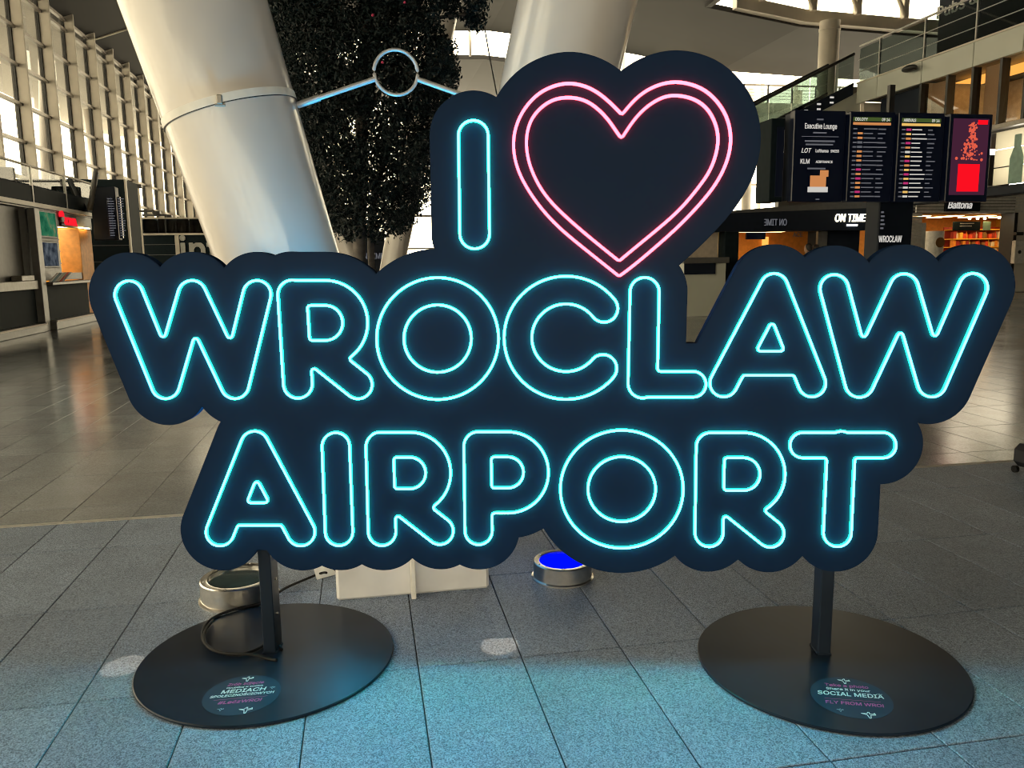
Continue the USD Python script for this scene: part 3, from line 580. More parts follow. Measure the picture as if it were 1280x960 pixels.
# ------------------------------------------------------------------ far end wall
wf = thing('wall_far', kind='structure')
for k, v in enumerate(np.arange(-12, 48.1, 3.0)):
    part(wf, 'mullion', bx(v - 0.09, v + 0.09, 63.8, 64.1, 0, 17.5 if v > 18 else 12.5), 'fin_cream')
    if v < 48:
        for z in np.arange(0.0, 17.4 if v > 18 else 12.4, 2.5):
            part(wf, 'pane', bx(v + 0.09, v + 2.91, 63.95, 63.98, z + 0.06, z + 2.44), 'window_glass')
for z in np.arange(0.0, 12.6, 2.5): part(wf, 'transom', bx(-12, 48, 63.85, 64.05, z - 0.06, z + 0.06), 'transom_metal')
# upper deck and railing at the far right, bright beyond
deck = thing('far_gallery', 'far upper gallery with a dark post railing behind the escalator', 'gallery', (30, 54, 11.1))
part(deck, 'slab', bx(21, 40, 52, 58, 11.1, 11.75), 'beam_cream')
for k in range(9): part(deck, 'rail_post', bx(22 + 1.75 * k, 22.09 + 1.75 * k, 52.05, 52.15, 11.75, 12.95), 'mullion_dark')
part(deck, 'handrail', bx(21.5, 38, 52.05, 52.13, 12.85, 12.95), 'transom_metal'); part(deck, 'wires', join(*[bx(21.5, 38, 52.09, 52.11, z, z + 0.025) for z in (12.0, 12.2, 12.4, 12.6)]), 'transom_metal', kind='stuff')
for k in range(3): single('gallery_pillar', cyl((23.7 + 3.7 * k, 55, 0), (23.7 + 3.7 * k, 55, 13.2), 0.33, n=24), 'fin_cream', '%s cream pillar of the far upper gallery behind the heart' % ['leftmost', 'middle', 'rightmost'][k], 'pillar', smooth=40)

# ------------------------------------------------------------------ left: kiosk under a balcony
X = -7.5
bal = thing('balcony', 'left balcony with a dark glass balustrade above the kiosk', 'balcony', (X, 21, 2.88))
part(bal, 'slab', bx(-10.3, X + 0.001, 12, 25.2, 2.83, 2.86), 'grey_panel'); part(bal, 'edge_strip', bx(X, X + 0.06, 12, 25.2, 2.87, 2.97), 'fin_cream', label='pale metal strip along the balcony edge')
gl = np.arange(12.0, 25.3, 2.2)
for a in gl[:-1]: part(bal, 'balustrade_pane', bx(X + 0.0, X + 0.02, a + 0.03, a + 2.17, 3.37, 3.76), 'rail_glass_clear'); part(bal, 'kick_panel', bx(X - 0.01, X + 0.02, a + 0.01, a + 2.19, 2.97, 3.35), 'slate_panel')
part(bal, 'handrail', cyl((X + 0.01, 12, 3.80), (X + 0.01, 25.2, 3.80), 0.028, n=12), 'fin_cream', smooth=40)
for a in gl: part(bal, 'rail_post', bx(X - 0.02, X + 0.04, a - 0.02, a + 0.02, 2.9, 3.8), 'joint_metal')
# table and armchairs on the balcony
def armchair(px, u, ang, label):
    c = onx(px[0], px[1], -8.4); c = np.array([-8.4, c[1], 2.87]); t = thing('armchair', label, 'chair', c, ang)
    part(t, 'seat', bx(-0.27, 0.27, -0.27, 0.27, 0.40, 0.48, 0.03), 'chair_black', local=True); b = bx(-0.27, 0.27, 0.22, 0.29, 0.45, 1.02, 0.03); part(t, 'backrest', b, 'chair_black', local=True)
    for s in (-1, 1):
        part(t, 'armrest', join(bx(s * 0.29 - 0.025, s * 0.29 + 0.025, -0.25, 0.25, 0.62, 0.66, 0.01), bx(s * 0.29 - 0.02, s * 0.29 + 0.02, -0.24, -0.2, 0, 0.63)), 'chair_black', local=True)
        part(t, 'leg', bx(s * 0.25 - 0.02, s * 0.25 + 0.02, 0.21, 0.25, 0, 0.42), 'chair_black', local=True)
armchair((26, 232), 0, 2.2, 'dark armchair with a tall back on the balcony beside the table')
armchair((4, 225), 0, 0.4, 'dark armchair at the left frame edge on the balcony')
tc = onx(56, 236, -8.3)
tb2 = thing('cafe_table', 'dark round-topped cafe table on the balcony above the kiosk', 'table', (-8.3, tc[1], 2.87))
part(tb2, 'top', lathe([(0, 0.70), (0.55, 0.70), (0.56, 0.73), (0, 0.74)], (-8.3, tc[1], 2.87), 32), 'chair_black', smooth=40)
for k in range(4):
    a = k * 1.571 + 0.5; part(tb2, 'leg', cyl((-8.3 + 0.42 * math.cos(a), tc[1] + 0.42 * math.sin(a), 2.87), (-8.3 + 0.3 * math.cos(a), tc[1] + 0.3 * math.sin(a), 3.58), 0.02, n=8), 'chair_black')
kiosk = thing('kiosk', 'grey food kiosk with an orange-lit hatch under the left balcony', 'kiosk', (X, 22.5, 0))
o0, o1, oz0, oz1 = 22.25, 23.75, 1.32, 2.50          # the hatch
part(kiosk, 'front_wall', join(bx(X - 0.12, X, 20.42, o0, 1.15, 2.82), bx(X - 0.12, X, o0, 24.9, oz1, 2.82), bx(X - 0.12, X, o0, o1, 1.15, oz0)), 'grey_panel')
part(kiosk, 'side_pillar', bx(X - 0.5, X + 0.02, o1, 24.75, 0, oz1 - 0.02, 0.01), 'orange_wall_and_glow', label='pillar with its orange wash of light put into the paint')  # orange light on the pillar is put into its colour
part(kiosk, 'end_wall', bx(-10.2, X - 0.5, 24.6, 24.75, 0, 2.82), 'slate_panel')
part(kiosk, 'back_wall', bx(-9.6, -9.5, 20.75, 24.6, 0, 2.82), 'yellow_wall'); part(kiosk, 'inner_floor', bx(-9.5, X - 0.12, 20.75, 24.6, 0.9, 0.95), 'yellow_wall')
part(kiosk, 'inner_side', bx(-9.5, X - 0.13, 24.45, 24.58, 0.95, 2.6), 'yellow_wall'); part(kiosk, 'inner_top', bx(-9.5, X - 0.12, 20.75, 24.6, 2.58, 2.62), 'white_paint')
part(kiosk, 'near_wall', bx(-9.6, X, 20.30, 20.42, 0, 2.82), 'grey_panel')
part(kiosk, 'light_tube', bx(-9.3, -7.8, 21.4, 24.3, 2.54, 2.575), 'lamp_white')  # unseen lamp, lights the inside of the hatch
part(kiosk, 'pillar_lamp', bx(X + 0.02, X + 0.12, o1 - 0.05, o1 + 0.6, oz1 + 0.0, oz1 + 0.03), 'lamp_warm')  # unseen lamp, placed to warm the orange pillar
part(kiosk, 'menu_notice', bx(-9.49, -9.47, 23.6, 24.1, 1.5, 1.75), 'goods_3')
part(kiosk, 'shelf', join(*[bx(-8.6, X - 0.13, o0 + 0.02, o0 + 0.42, z, z + 0.04) for z in (1.55, 1.85, 2.15)]), 'grey_panel')
part(kiosk, 'counter_front', bx(X - 0.1, X + 0.12, 20.8, 23.7, 0.22, 1.05), 'slate_panel', label='dark counter front'); part(kiosk, 'counter_top', bx(X - 0.15, X + 0.30, 20.7, 23.9, 1.05, 1.12, 0.01), 'stone_grey')
part(kiosk, 'step', bx(X - 0.1, X + 0.3, 20.7, 23.8, 0.0, 0.22, 0.01), 'stone_grey'); part(kiosk, 'step_edge', bx(X + 0.3, X + 0.32, 20.7, 23.8, 0.18, 0.22), 'fin_cream')
part(kiosk, 'corner_post', bx(X + 0.04, X + 0.2, 20.3, 20.6, 0, 2.82, 0.01), 'stone_grey')
tv = thing('menu_screen', 'green picture screen on the kiosk wall, the upper of two', 'screen', (X + 0.03, 21.5, 2.19)); part(tv, 'frame', bx(X, X + 0.05, 20.93, 22.05, 2.17, 2.83, 0.01), 'mullion_dark'); part(tv, 'display', bx(X + 0.05, X + 0.055, 20.98, 22.0, 2.22, 2.78), 'screen_green')
tv = thing('menu_screen', 'dim grey picture screen on the kiosk wall, the lower of two', 'screen', (X + 0.03, 21.4, 1.48)); part(tv, 'frame', bx(X, X + 0.05, 20.9, 22.0, 1.46, 2.10, 0.01), 'mullion_dark'); part(tv, 'display', bx(X + 0.05, X + 0.055, 20.95, 21.95, 1.50, 2.06), 'screen_dim')
sg = thing('kiosk_sign', 'red glowing kiosk sign with a red-hatted head over the hatch', 'sign', (X + 0.02, 23.0, 2.5))
part(sg, 'lettering', text('ROMA', 0.19, (X + 0.001, 22.72, 2.55), WEST, 0.03, 0.92, True), 'red_glow')
hd = lathe([(0, 0), (0.09, 0.02), (0.12, 0.10), (0.10, 0.18), (0, 0.2)], n=20); hd.apply_scale([0.4, 1, 1]); hd.apply_translation([X + 0.04, 22.5, 2.58]); part(sg, 'head', hd, 'counter_cream', smooth=40)
ht = lathe([(0, 0), (0.12, 0), (0.13, 0.08), (0.08, 0.15), (0, 0.16)], n=20); ht.apply_scale([0.4, 1, 1]); ht.apply_translation([X + 0.05, 22.46, 2.73]); part(sg, 'hat', ht, 'red_glow', smooth=40)
part(sg, 'shoulders', bx(X, X + 0.05, 22.4, 22.66, 2.50, 2.59, 0.02), 'chair_black')
for k in range(6):
    y = 21.05 + 0.17 * k; lf = bx(-0.005, 0.005, -0.07, 0.07, 0, 0.30); lf.apply_transform(trimesh.transformations.rotation_matrix(0.75, [0, 1, 0])); lf.apply_translation([X + 0.12, y, 1.122])
    lf.apply_transform(np.eye(4)); single('leaflet', lf, ['paper_white', 'ink_pale', 'paper_white', 'goods_2', 'goods_0', 'paper_white'][k], ['white leaflet leaning nearest on the kiosk counter', 'bluish leaflet leaning second on the kiosk counter', 'white leaflet leaning between bluish and cream ones on the kiosk counter', 'cream leaflet leaning beside the red one on the kiosk counter', 'red leaflet leaning on the kiosk counter', 'white leaflet leaning farthest along the kiosk counter'][k], 'leaflet', 'leaflets on the kiosk counter')
nb = thing('shuttered_counter', 'closed grey service counter at the left frame edge beside the kiosk', 'counter', (X, 18.5, 0))
part(nb, 'shutter', bx(X - 0.2, X - 0.12, 13, 20.25, 1.1, 2.82), 'grey_panel'); part(nb, 'counter_top', bx(X - 0.12, X + 0.15, 13, 20.25, 0.98, 1.18, 0.01), 'counter_cream')
part(nb, 'counter_box', bx(X - 0.08, X + 0.14, 19.4, 20.1, 1.18, 1.30, 0.01), 'counter_cream'); part(nb, 'front', bx(X - 0.1, X + 0.06, 13, 20.25, 0.2, 0.98), 'slate_panel')
part(nb, 'step', bx(X - 0.1, X + 0.25, 13, 20.25, 0.0, 0.2, 0.01), 'stone_grey'); part(nb, 'step_edge', bx(X + 0.25, X + 0.27, 13, 20.25, 0.16, 0.2), 'fin_cream')
# hanging departure board with its V bracket
U = 24.4
a0, a1 = ony(117, 240, U), ony(154, 300, U)
lb = thing('departures_screen', 'dark double departures screen hanging on a V bracket beside the kiosk', 'departure screen', ((a0[0] + a1[0]) / 2, U, a1[2]))
part(lb, 'housing', bx(a0[0] - 0.1, a0[0] + 0.55, U, U + 0.35, a1[2], a0[2] + 0.15, 0.02), 'navy_panel')
for k, (x0, x1) in enumerate(((132, 144), (145, 156))):
    q0, q1 = ony(x0, 246, U - 0.05), ony(x1, 298, U - 0.05); d = part(lb, 'display', bx(q0[0] + .02, q1[0] - .03, U - 0.1, U, q1[2], q0[2], 0.01), 'screen_black')
    rows = [bx(q0[0] + .05, q0[0] + .05 + RNG.uniform(0.10, 0.17), U - 0.106, U - 0.1, z, z + 0.025) for z in np.linspace(q1[2] + 0.07, q0[2] - 0.07, 16)]
    part(d, 'text_rows', join(*rows), 'text_dim', kind='stuff')
for k, (pa, pb) in enumerate((((88, 222), (107, 265)), ((120, 215), (112, 263)))): part(lb, 'bracket_arm', cyl(ony(*pa, U), ony(*pb, U), 0.075, n=12), 'grey_panel' if k else 'navy_panel', smooth=40)
cbx = ony(157, 250, 27.0)
cblk = thing('corner_block', 'dark slate corner block behind the hanging departures screen', 'wall block', (cbx[0] - 1.5, 27, 0), kind='structure')
part(cblk, 'body', bx(-10.9, cbx[0], 27, 28.5, 0, 4.1), 'slate_panel'); part(cblk, 'edge_trim', bx(cbx[0], cbx[0] + 0.05, 26.98, 27.1, 0, 4.1), 'fin_cream'); part(cblk, 'joint_trim', join(*[bx(-10.9, cbx[0], 26.985, 27.0, z, z + 0.02) for z in (2.1, 1.6)]), 'grey_panel')
# transverse block with the second balcony and the big lettering
U = 44.0
tw = thing('low_block', 'low dark hall building with a glass balcony and big pale lettering at far left', 'building', (-9, U, 0))
part(tw, 'front_wall', bx(-14.0, -5.8, U, U + 0.3, 0, 2.98), 'slate_panel')
part(tw, 'slab_edge', bx(-11.6, -5.6, U - 0.1, U + 0.3, 2.98, 3.08), 'fin_cream')
for k in range(4): part(tw, 'balustrade_pane', bx(-11.6 + 1.5 * k, -10.13 + 1.5 * k, U, U + 0.03, 3.08, 3.82), 'rail_glass_dark')
part(tw, 'handrail', bx(-11.6, -5.6, U - 0.03, U + 0.03, 3.80, 3.87), 'fin_cream'); part(tw, 'backing_wall', bx(-11.6, -5.6, U + 1.4, U + 1.5, 3.08, 3.8), 'navy_panel')
part(tw, 'panel_joint', join(bx(-14, -9.3, U - 0.01, U, 2.5, 2.53), bx(-14, -9.3, U - 0.01, U, 1.98, 2.01)), 'grey_panel')
part(tw, 'sign_post', bx(-9.35, -9.15, U - 0.08, U, 0, 2.97), 'fin_cream')
part(tw, 'lettering', text('inter', 1.32, (-9.12, U - 0.001, 1.58), FRONT, 0.06, 3.4, True), 'letter_grey')
for k, (x, y) in enumerate(((155, 232), (180, 265), (196, 270))):
    q = onx(x, y, -10.3); t = thing('floodlight', 'small black floodlight arm on the left glazing, %s' % ['highest of the three', 'lowest left of the three', 'lowest right of the three'][k], 'floodlight', q)
    part(t, 'arm', bx(-10.98, q[0] + 0.5, q[1] - 0.05, q[1] + 0.05, q[2], q[2] + 0.09), 'mullion_dark'); part(t, 'head', bx(q[0] + 0.4, q[0] + 0.75, q[1] - 0.16, q[1] + 0.16, q[2] - 0.10, q[2] + 0.05, 0.02), 'mullion_dark')
# dark totem seen under the tree
q = ony(466, 320, 30.0)
tt_ = thing('info_totem', 'dark totem with pale TIME lettering seen below the tree crown', 'totem', (q[0], 30, 0)); part(tt_, 'body', bx(q[0] - 0.55, q[0] + 0.45, 30, 30.4, 0, 2.6, 0.02), 'navy_panel'); part(tt_, 'lettering', text('ON TIME', 0.2, (q[0] - 0.75 + 0.25, 29.999, 1.62), FRONT, 0.02, 0.9, True), 'text_dim')

# ------------------------------------------------------------------ right: gallery
G = 15.0
wr = thing('wall_right', kind='structure')
part(wr, 'rear_wall', bx(36, 36.3, -6, 39, 0, 19.5), 'ceiling_grey')  # out of view, keeps sky light out behind the gallery
us = [9.0, 11.5, 13.3, 15.0, 16.75, 18.3, 20.18, 22.11, 23.1]
z_lo, z_hi = 6.08, 6.66
for a, b in zip(us[:-1], us[1:]):
    part(wr, 'fascia_panel', bx(G, G + 0.12, a + 0.012, b - 0.012, z_lo, z_hi, 0.01), 'fascia_panel')
part(wr, 'slab', bx(G + 0.12, 26, 4, 23.1, 6.15, 6.6), 'grey_panel')
part(wr, 'trim', bx(G - 0.02, G + 0.14, 9, 23.1, z_hi, z_hi + 0.04), 'fin_cream')
rl = thing('balustrade', 'clear glass balustrade with steel rails along the right upper gallery', 'balustrade', (G, 16, z_hi))
for a, b in zip(us[:-1], us[1:]):
    part(rl, 'pane', bx(G + 0.04, G + 0.06, a + 0.03, b - 0.03, z_hi + 0.05, z_hi + 1.02), 'rail_glass'); part(rl, 'rail_post', bx(G + 0.02, G + 0.08, a - 0.02, a + 0.02, z_hi + 0.04, z_hi + 1.1), 'joint_metal')
part(rl, 'handrail', cyl((G + 0.05, 9, z_hi + 1.1), (G + 0.05, 23.1, z_hi + 1.1), 0.03, n=12), 'joint_metal', smooth=40)
for dz in (0.35, 0.7): part(rl, 'mid_rail', cyl((G + 0.02, 9, z_hi + dz), (G + 0.02, 23.1, z_hi + dz), 0.012, n=8), 'joint_metal', smooth=40)
# dark wall sign behind the balustrade
xs = 16.2; c0 = onx(1173, 30, xs)
pb = thing('pub_sign', 'big dark wall sign for pubs and restaurants on the right upper gallery', 'sign', (xs, c0[1] - 3, z_hi))
part(pb, 'panel', bx(xs, xs + 0.4, c0[1] - 9.5, c0[1], 6.6, 10.4), 'navy_panel')
c1, c2 = onx(1172, 24, xs), onx(1172, 12, xs)
part(pb, 'lettering', text('Pubs & Restaurants', (c2[2] - c1[2]) * 1.2, (xs - 0.001, c0[1] + 0.05, c1[2]), EAST, 0.03, 4.3), 'white_paint')
# window band below the fascia
W = thing('window_3', kind='structure')
wz0, wz1 = 4.55, 6.06
um = [12.9, 13.9, 14.8, 15.7, 16.6, 17.34, 18.25, 19.14, 20.15]
for a, b in zip(um[:-1], um[1:]):
    part(W, 'pane', bx(G + 0.08, G + 0.10, a + 0.06, b - 0.06, wz0 + 0.04, wz1), 'window_glass')
for u in um: part(W, 'mullion', bx(G - 0.02, G + 0.2, u - 0.04, u + 0.04, wz0, wz1), 'mullion_dark')
part(W, 'sill', bx(G - 0.05, G + 0.2, 12.9, 20.2, wz0 - 0.1, wz0), 'transom_metal')
room = thing('gallery_room', 'warm-lit room with beige blinds behind the right window band', 'room', (G + 1, 13, wz0))
part(room, 'back_wall', bx(G + 2.4, G + 2.5, 8, 20.2, wz0, 6.1), 'wall_beige'); part(room, 'room_floor', bx(G + 0.2, G + 2.5, 8, 20.2, wz0 - 0.15, wz0 - 0.02), 'grey_panel'); part(room, 'end_wall', bx(G + 0.2, G + 2.4, 20.2, 20.3, wz0, 6.1), 'wall_beige')
mat('blind_cloth', {'d': ('diffuse_bsdf', {'color': (0.55, 0.43, 0.31)}), 't': ('translucent_bsdf', {'color': (0.60, 0.45, 0.30)}), 'm': ('mix_closure', {'fac': 0.5})}, [('d.BSDF', 'm.closure1'), ('t.BSDF', 'm.closure2')], 'm.closure')
for u0_, u1_ in ((19.22, 20.07), (17.42, 18.17), (15.78, 16.52)): part(room, 'blind', bx(G + 0.28, G + 0.30, u0_, u1_, wz0 + 0.02, wz1 - 0.02), 'blind_cloth', label='beige roller blind')
for u in (18.9, 17.1, 14.6): part(room, 'wall_lamp', bx(G + 2.2, G + 2.38, u - 0.2, u + 0.2, 4.9, 5.3, 0.02), 'lamp_warm', label='small unseen wall lamp placed for the orange glow in the panes')  # unseen lamps, placed for the orange glow behind the panes
part(room, 'ceiling_lamp', bx(G + 0.9, G + 1.7, 13, 20, 6.06, 6.08), 'lamp_amber')  # unseen lamp, tints the room ceiling orange
single('gallery_end_wall', bx(G + 0.3, G + 4, 23.12, 23.3, 4.0, 6.14), 'beam_cream', 'pale end wall under the gallery where the escalator arrives', 'wall', kind='structure')
single('soffit_panel', bx(G + 0.3, G + 0.4, 20.35, 22.3, 4.9, 6.08), 'navy_panel', 'added dark sheet standing for the dark opening under the left end of the gallery fascia', 'panel', kind='structure')  # dark sheet put in place of the dark opening
# pale glazed screen lower down at the right edge
mat('screen_cloth', {'d': ('diffuse_bsdf', {'color': (0.75, 0.72, 0.62)}), 't': ('translucent_bsdf', {'color': (0.85, 0.80, 0.68)}), 'm': ('mix_closure', {'fac': 0.6})}, [('d.BSDF', 'm.closure1'), ('t.BSDF', 'm.closure2')], 'm.closure')
scr = thing('glass_screen', 'pale glazed screen with thin bars and a bottle decal at the right frame edge', 'glass screen', (G, 16, 3.1))
for i in range(3):
    for j in range(3): part(scr, 'panel', bx(G + 0.03, G + 0.05, 14.4 + 1.0 * i + 0.02, 15.38 + 1.0 * i, 3.12 + 0.42 * j + 0.015, 3.53 + 0.42 * j), 'screen_cloth')
bq = onx(1267, 230, G); s = 1.0
bt = Polygon([(-.17, 0), (.17, 0), (.17, .55), (.07, .80), (.07, 1.05), (-.07, 1.05), (-.07, .80), (-.17, .55)]).buffer(0.03)
part(scr, 'back_light', bx(G + 0.5, G + 0.55, 14.4, 17.4, 3.1, 4.35), 'lamp_white', label='unseen light panel placed to brighten the screen')  # unseen glowing panel, makes the cloth screen bright
part(scr, 'bottle_decal', prism(bt, 0.01, EAST, (G + 0.03, bq[1], 3.16)), 'bottle_green')
single('dark_girder', bx(G - 0.25, G + 0.15, 13, 22, 2.86, 3.08, 0.02), 'navy_panel', 'long dark girder below the glazed screen at the right frame edge', 'girder', kind='structure')
# shade lamp on the fascia
lp = onx(1145, 86, G)
lamp = thing('fascia_spotlight', 'small black oval spotlight on the pale gallery fascia', 'spotlight', lp)
sp = trimesh.creation.icosphere(3, 0.16); sp.apply_scale([0.9, 1.7, 0.55]); sp.apply_translation([G - 0.2, lp[1], lp[2]]); part(lamp, 'shade', sp, 'mullion_dark', smooth=True); part(lamp, 'arm', cyl((G - 0.1, lp[1], lp[2]), (G + 0.02, lp[1], lp[2]), 0.03, n=10), 'mullion_dark')

# ------------------------------------------------------------------ escalator
E1, E0 = ony(1062, 108, 23.3), ony(945, 168, 23.3); dE = (E1 - E0) / (E1[0] - E0[0])
def es(v, dz=0.0, du=0.0): p = E0 + dE * (v - E0[0]); return np.array([p[0], p[1] + du, p[2] + dz])
esc = thing('escalator', 'escalator with green-tinted glass sides rising to the right gallery', 'escalator', (8, 23.8, 0))
v0 = E0[0] - (E0[2] - 0.3) / dE[2]; v1 = E1[0] + 0.1
def slab(vA, vB, lo, hi, u0, u1):
    a, b = es(vA), es(vB); poly = Polygon([(vA, a[2] + lo), (vB, b[2] + lo), (vB, b[2] + hi), (vA, a[2] + hi)]); return prism(poly, u1 - u0, FRONT, (0, u1, 0))
part(esc, 'truss', slab(v0, v1 + 0.3, -0.95, -0.30, 23.3, 24.7), 'fascia_panel'); part(esc, 'skirt', slab(v0, v1, -0.30, 0.05, 23.25, 23.35), 'navy_panel', label='dark skirt panel dotted with small lights'); part(esc, 'skirt', slab(v0, v1, -0.30, 0.05, 24.65, 24.75), 'navy_panel')
part(esc, 'steps', join(*[bx(v, v + 0.4, 23.4, 24.6, es(v)[2] - 0.25, es(v)[2] - 0.03) for v in np.arange(v0, v1, 0.4)]), 'transom_metal', kind='stuff')
for u in (23.3, 24.7):
    for k, v in enumerate(np.arange(v0, v1 - 0.1, 1.4)): part(esc, 'glass_panel', slab(v + 0.02, min(v + 1.38, v1), 0.05, 0.85, u - 0.01, u + 0.01), 'rail_glass')
    part(esc, 'handrail', tube([es(v0, 0.9, u - 23.3), es(v1, 0.9, u - 23.3)], 0.045, 10), 'mullion_dark')
part(esc, 'skirt_light', join(*[bx(v, v + 0.12, 23.23, 23.25, es(v)[2] + d, es(v)[2] + d + 0.05) for v in np.arange(E0[0] - 1, v1 - 0.6, 0.42) for d in (-0.2, -0.05)]), 'text_white', kind='stuff')

# ------------------------------------------------------------------ flight information boards on a dark pedestal
U = 13.0; fz0, fz1 = 2.44, 3.96
fb = thing('flight_board', 'row of four tall flight information screens on a dark pedestal at right', 'flight board', (9.4, U, 0))
SC = [((992, 138), (1059, 139), (981, 256)), ((1062, 138), (1121, 140), (1049, 256)), ((1123, 140), (1183, 142), (1109, 257)), ((1187, 142), (1243, 143), (1170, 257))]
lims = [(ony(*a, U)[0] + 0.02, ony(*b, U)[0] - 0.02) for a, b, c in SC]
def quad(v0, v1, z0, z1, y=U - 0.004): return bx(v0, v1, y, y + 0.003, z0, z1)
D = []
for (a, b) in lims:
    D.append(part(fb, 'display', bx(a, b, U, U + 0.14, fz0, fz1, 0.012), 'screen_black', label='tall black display'))
part(fb, 'cabinet', bx(lims[0][0] + 0.02, lims[3][1] - 0.02, U + 0.14, U + 0.34, fz0 + 0.03, fz1 - 0.03), 'navy_panel')
sb0 = ony(963, 150, U + 0.3)[0]
part(fb, 'side_cabinet', bx(sb0, lims[0][0] - 0.03, U + 0.25, U + 0.75, fz0 + 0.02, fz1 - 0.10, 0.01), 'slate_panel'); part(fb, 'side_display', bx(sb0 + 0.1, lims[0][0] - 0.05, U + 0.22, U + 0.25, fz0 + 0.1, fz1 - 0.25), 'screen_black')
p0, p1 = ony(1098, 280, U + 0.1)[0], ony(1141, 280, U + 0.1)[0]
part(fb, 'pedestal', bx(p0, p1, U + 0.1, U + 0.5, 0, fz0 + 0.05, 0.02), 'navy_panel')
part(fb, 'pedestal_lettering', text('WROCŁAW', 0.11, (p0 + 0.02, U + 0.099, 1.74), FRONT, 0.006, 0.46, True), 'text_white')
part(fb, 'pedestal_print', join(*[bx(p0 + 0.04, p0 + 0.04 + w, U + 0.094, U + 0.1, z, z + 0.03) for z, w in ((2.25, 0.05), (2.18, 0.07), (2.11, 0.06), (2.04, 0.08), (1.97, 0.06))]), 'text_dim', kind='stuff')
part(fb, 'mast', bx(lims[1][1] - 0.02, lims[1][1] + 0.08, U + 0.16, U + 0.24, fz1 - 0.1, 4.45), 'mullion_dark')
# screen 1: lounge
a, b = lims[0]; w = b - a; c = (a + b) / 2
def fx(s, h, vc, z, wd, m, k, bold=False, shear=0): t = text(s, h, (vc - wd / 2, U - 0.001, z), FRONT, 0.003, wd, bold, shear=shear); part(D[k], 'lettering', t, m)
fx('Executive Lounge', 0.085, c + 0.02, 3.66, 0.60, 'text_white', 0, True)
part(D[0], 'small_print', join(quad(c - 0.06, c + 0.06, 3.80, 3.825), quad(c - 0.12, c + 0.13, 3.58, 3.605), quad(c - 0.33, c + 0.36, 3.525, 3.535), quad(c - 0.27, c + 0.29, 3.44, 3.468), quad(c - 0.25, c + 0.26, 3.385, 3.41), quad(c - 0.2, c + 0.14, 2.985, 3.01), quad(c - 0.02, c + 0.05, 2.47, 2.49)), 'text_dim', kind='stuff')
fx('LOT', 0.075, c - 0.24, 3.26, 0.17, 'text_white', 0, True, 0.2); fx('Lufthansa', 0.05, c + 0.06, 3.27, 0.24, 'text_white', 0, True); fx('SWISS', 0.045, c + 0.30, 3.27, 0.16, 'text_white', 0, True)
fx('KLM', 0.075, c - 0.25, 3.08, 0.17, 'text_white', 0, True); fx('AIRFRANCE', 0.04, c + 0.11, 3.09, 0.32, 'text_white', 0, True)
part(D[0], 'picture', join(quad(c - 0.14, c + 0.16, 2.68, 2.88), quad(c + 0.04, c + 0.2, 2.86, 2.97)), 'row_orange'); part(D[0], 'picture', quad(c - 0.18, c + 0.2, 2.60, 2.69, U - 0.005), 'text_white')
# screens 2 and 3: flights
for k, head, hm_, bm in ((1, 'ODLOTY', 'row_green', 'row_orange'), (2, 'ARRIVALS', 'row_amber', 'row_amber')):
    a, b = lims[k]; part(D[k], 'header', quad(a + 0.06, b - 0.08, 3.80, 3.865), 'row_green'); part(D[k], 'header', quad(a + 0.06, b - 0.08, 3.735, 3.78), bm)
    t = text(head, 0.05, (a + 0.09, U - 0.005, 3.805), FRONT, 0.003, 0.24, True); part(D[k], 'lettering', t, 'text_white'); t = text('09 14', 0.05, (b - 0.26, U - 0.005, 3.805), FRONT, 0.003, 0.15, True); part(D[k], 'lettering', t, 'text_white')
    R = np.random.default_rng(20 + k); mid, dim, blocks = [], [], {}
    for i in range(16):
        z = 3.66 - i * 0.076; v = a + 0.07 + 0.01 * i * (k == 99)
        dim.append(quad(v, v + 0.07, z, z + 0.022)); m = R.choice(['row_orange', 'row_amber', 'text_white', 'row_pink'] if k == 2 else ['row_orange', 'row_orange', 'row_pink', 'row_orange', 'text_dim'])
        if k == 2 or i > 0: blocks.setdefault(m, []).append(quad(v + 0.085, v + 0.18, z - 0.006, z + 0.030))
        mid.append(quad(v + 0.20, v + 0.20 + R.uniform(0.16, 0.32), z + 0.002, z + 0.021)); dim.append(quad(b - 0.32, b - 0.32 + R.uniform(0.08, 0.18), z, z + 0.02))
    part(D[k], 'flight_rows', join(*mid), 'text_dim' if k == 1 else 'text_white', kind='stuff'); part(D[k], 'time_rows', join(*dim), 'text_dim', kind='stuff')
    for m, q in blocks.items(): part(D[k], 'flight_codes', join(*q), m, kind='stuff')
# screen 4: red advertisement
a, b = lims[3]; R = np.random.default_rng(5)
part(D[3], 'picture', quad(a + 0.07, b - 0.07, 2.56, 3.88, U - 0.003), 'ad_plum')
part(D[3], 'red_panel', quad(a + 0.22, b - 0.22 + 0.02, 2.62, 3.10), 'ad_red'); part(D[3], 'red_tag', quad(b - 0.30, b - 0.1, 3.78, 3.86), 'ad_red')
fx('kupuj', 0.05, a + 0.2, 3.76, 0.16, 'text_white', 3, True) if False else None
blobs = []
for i in range(120):
    t = R.uniform(0, 1); vv_ = (a + b) / 2 - 0.02 + R.normal(0, 0.04 + 0.11 * (1 - t) ** 2) + 0.06 * t; zz = 3.17 + 0.64 * t ** 1.2; rr_ = R.uniform(0.008, 0.03)
    d = trimesh.creation.cylinder(rr_, 0.003, sections=8); d.vertices = d.vertices @ FRONT + [np.clip(vv_, a + 0.1, b - 0.1), U - 0.006, zz]; blobs.append(d)
part(D[3], 'flower_picture', join(*blobs), 'ad_coral', kind='stuff')

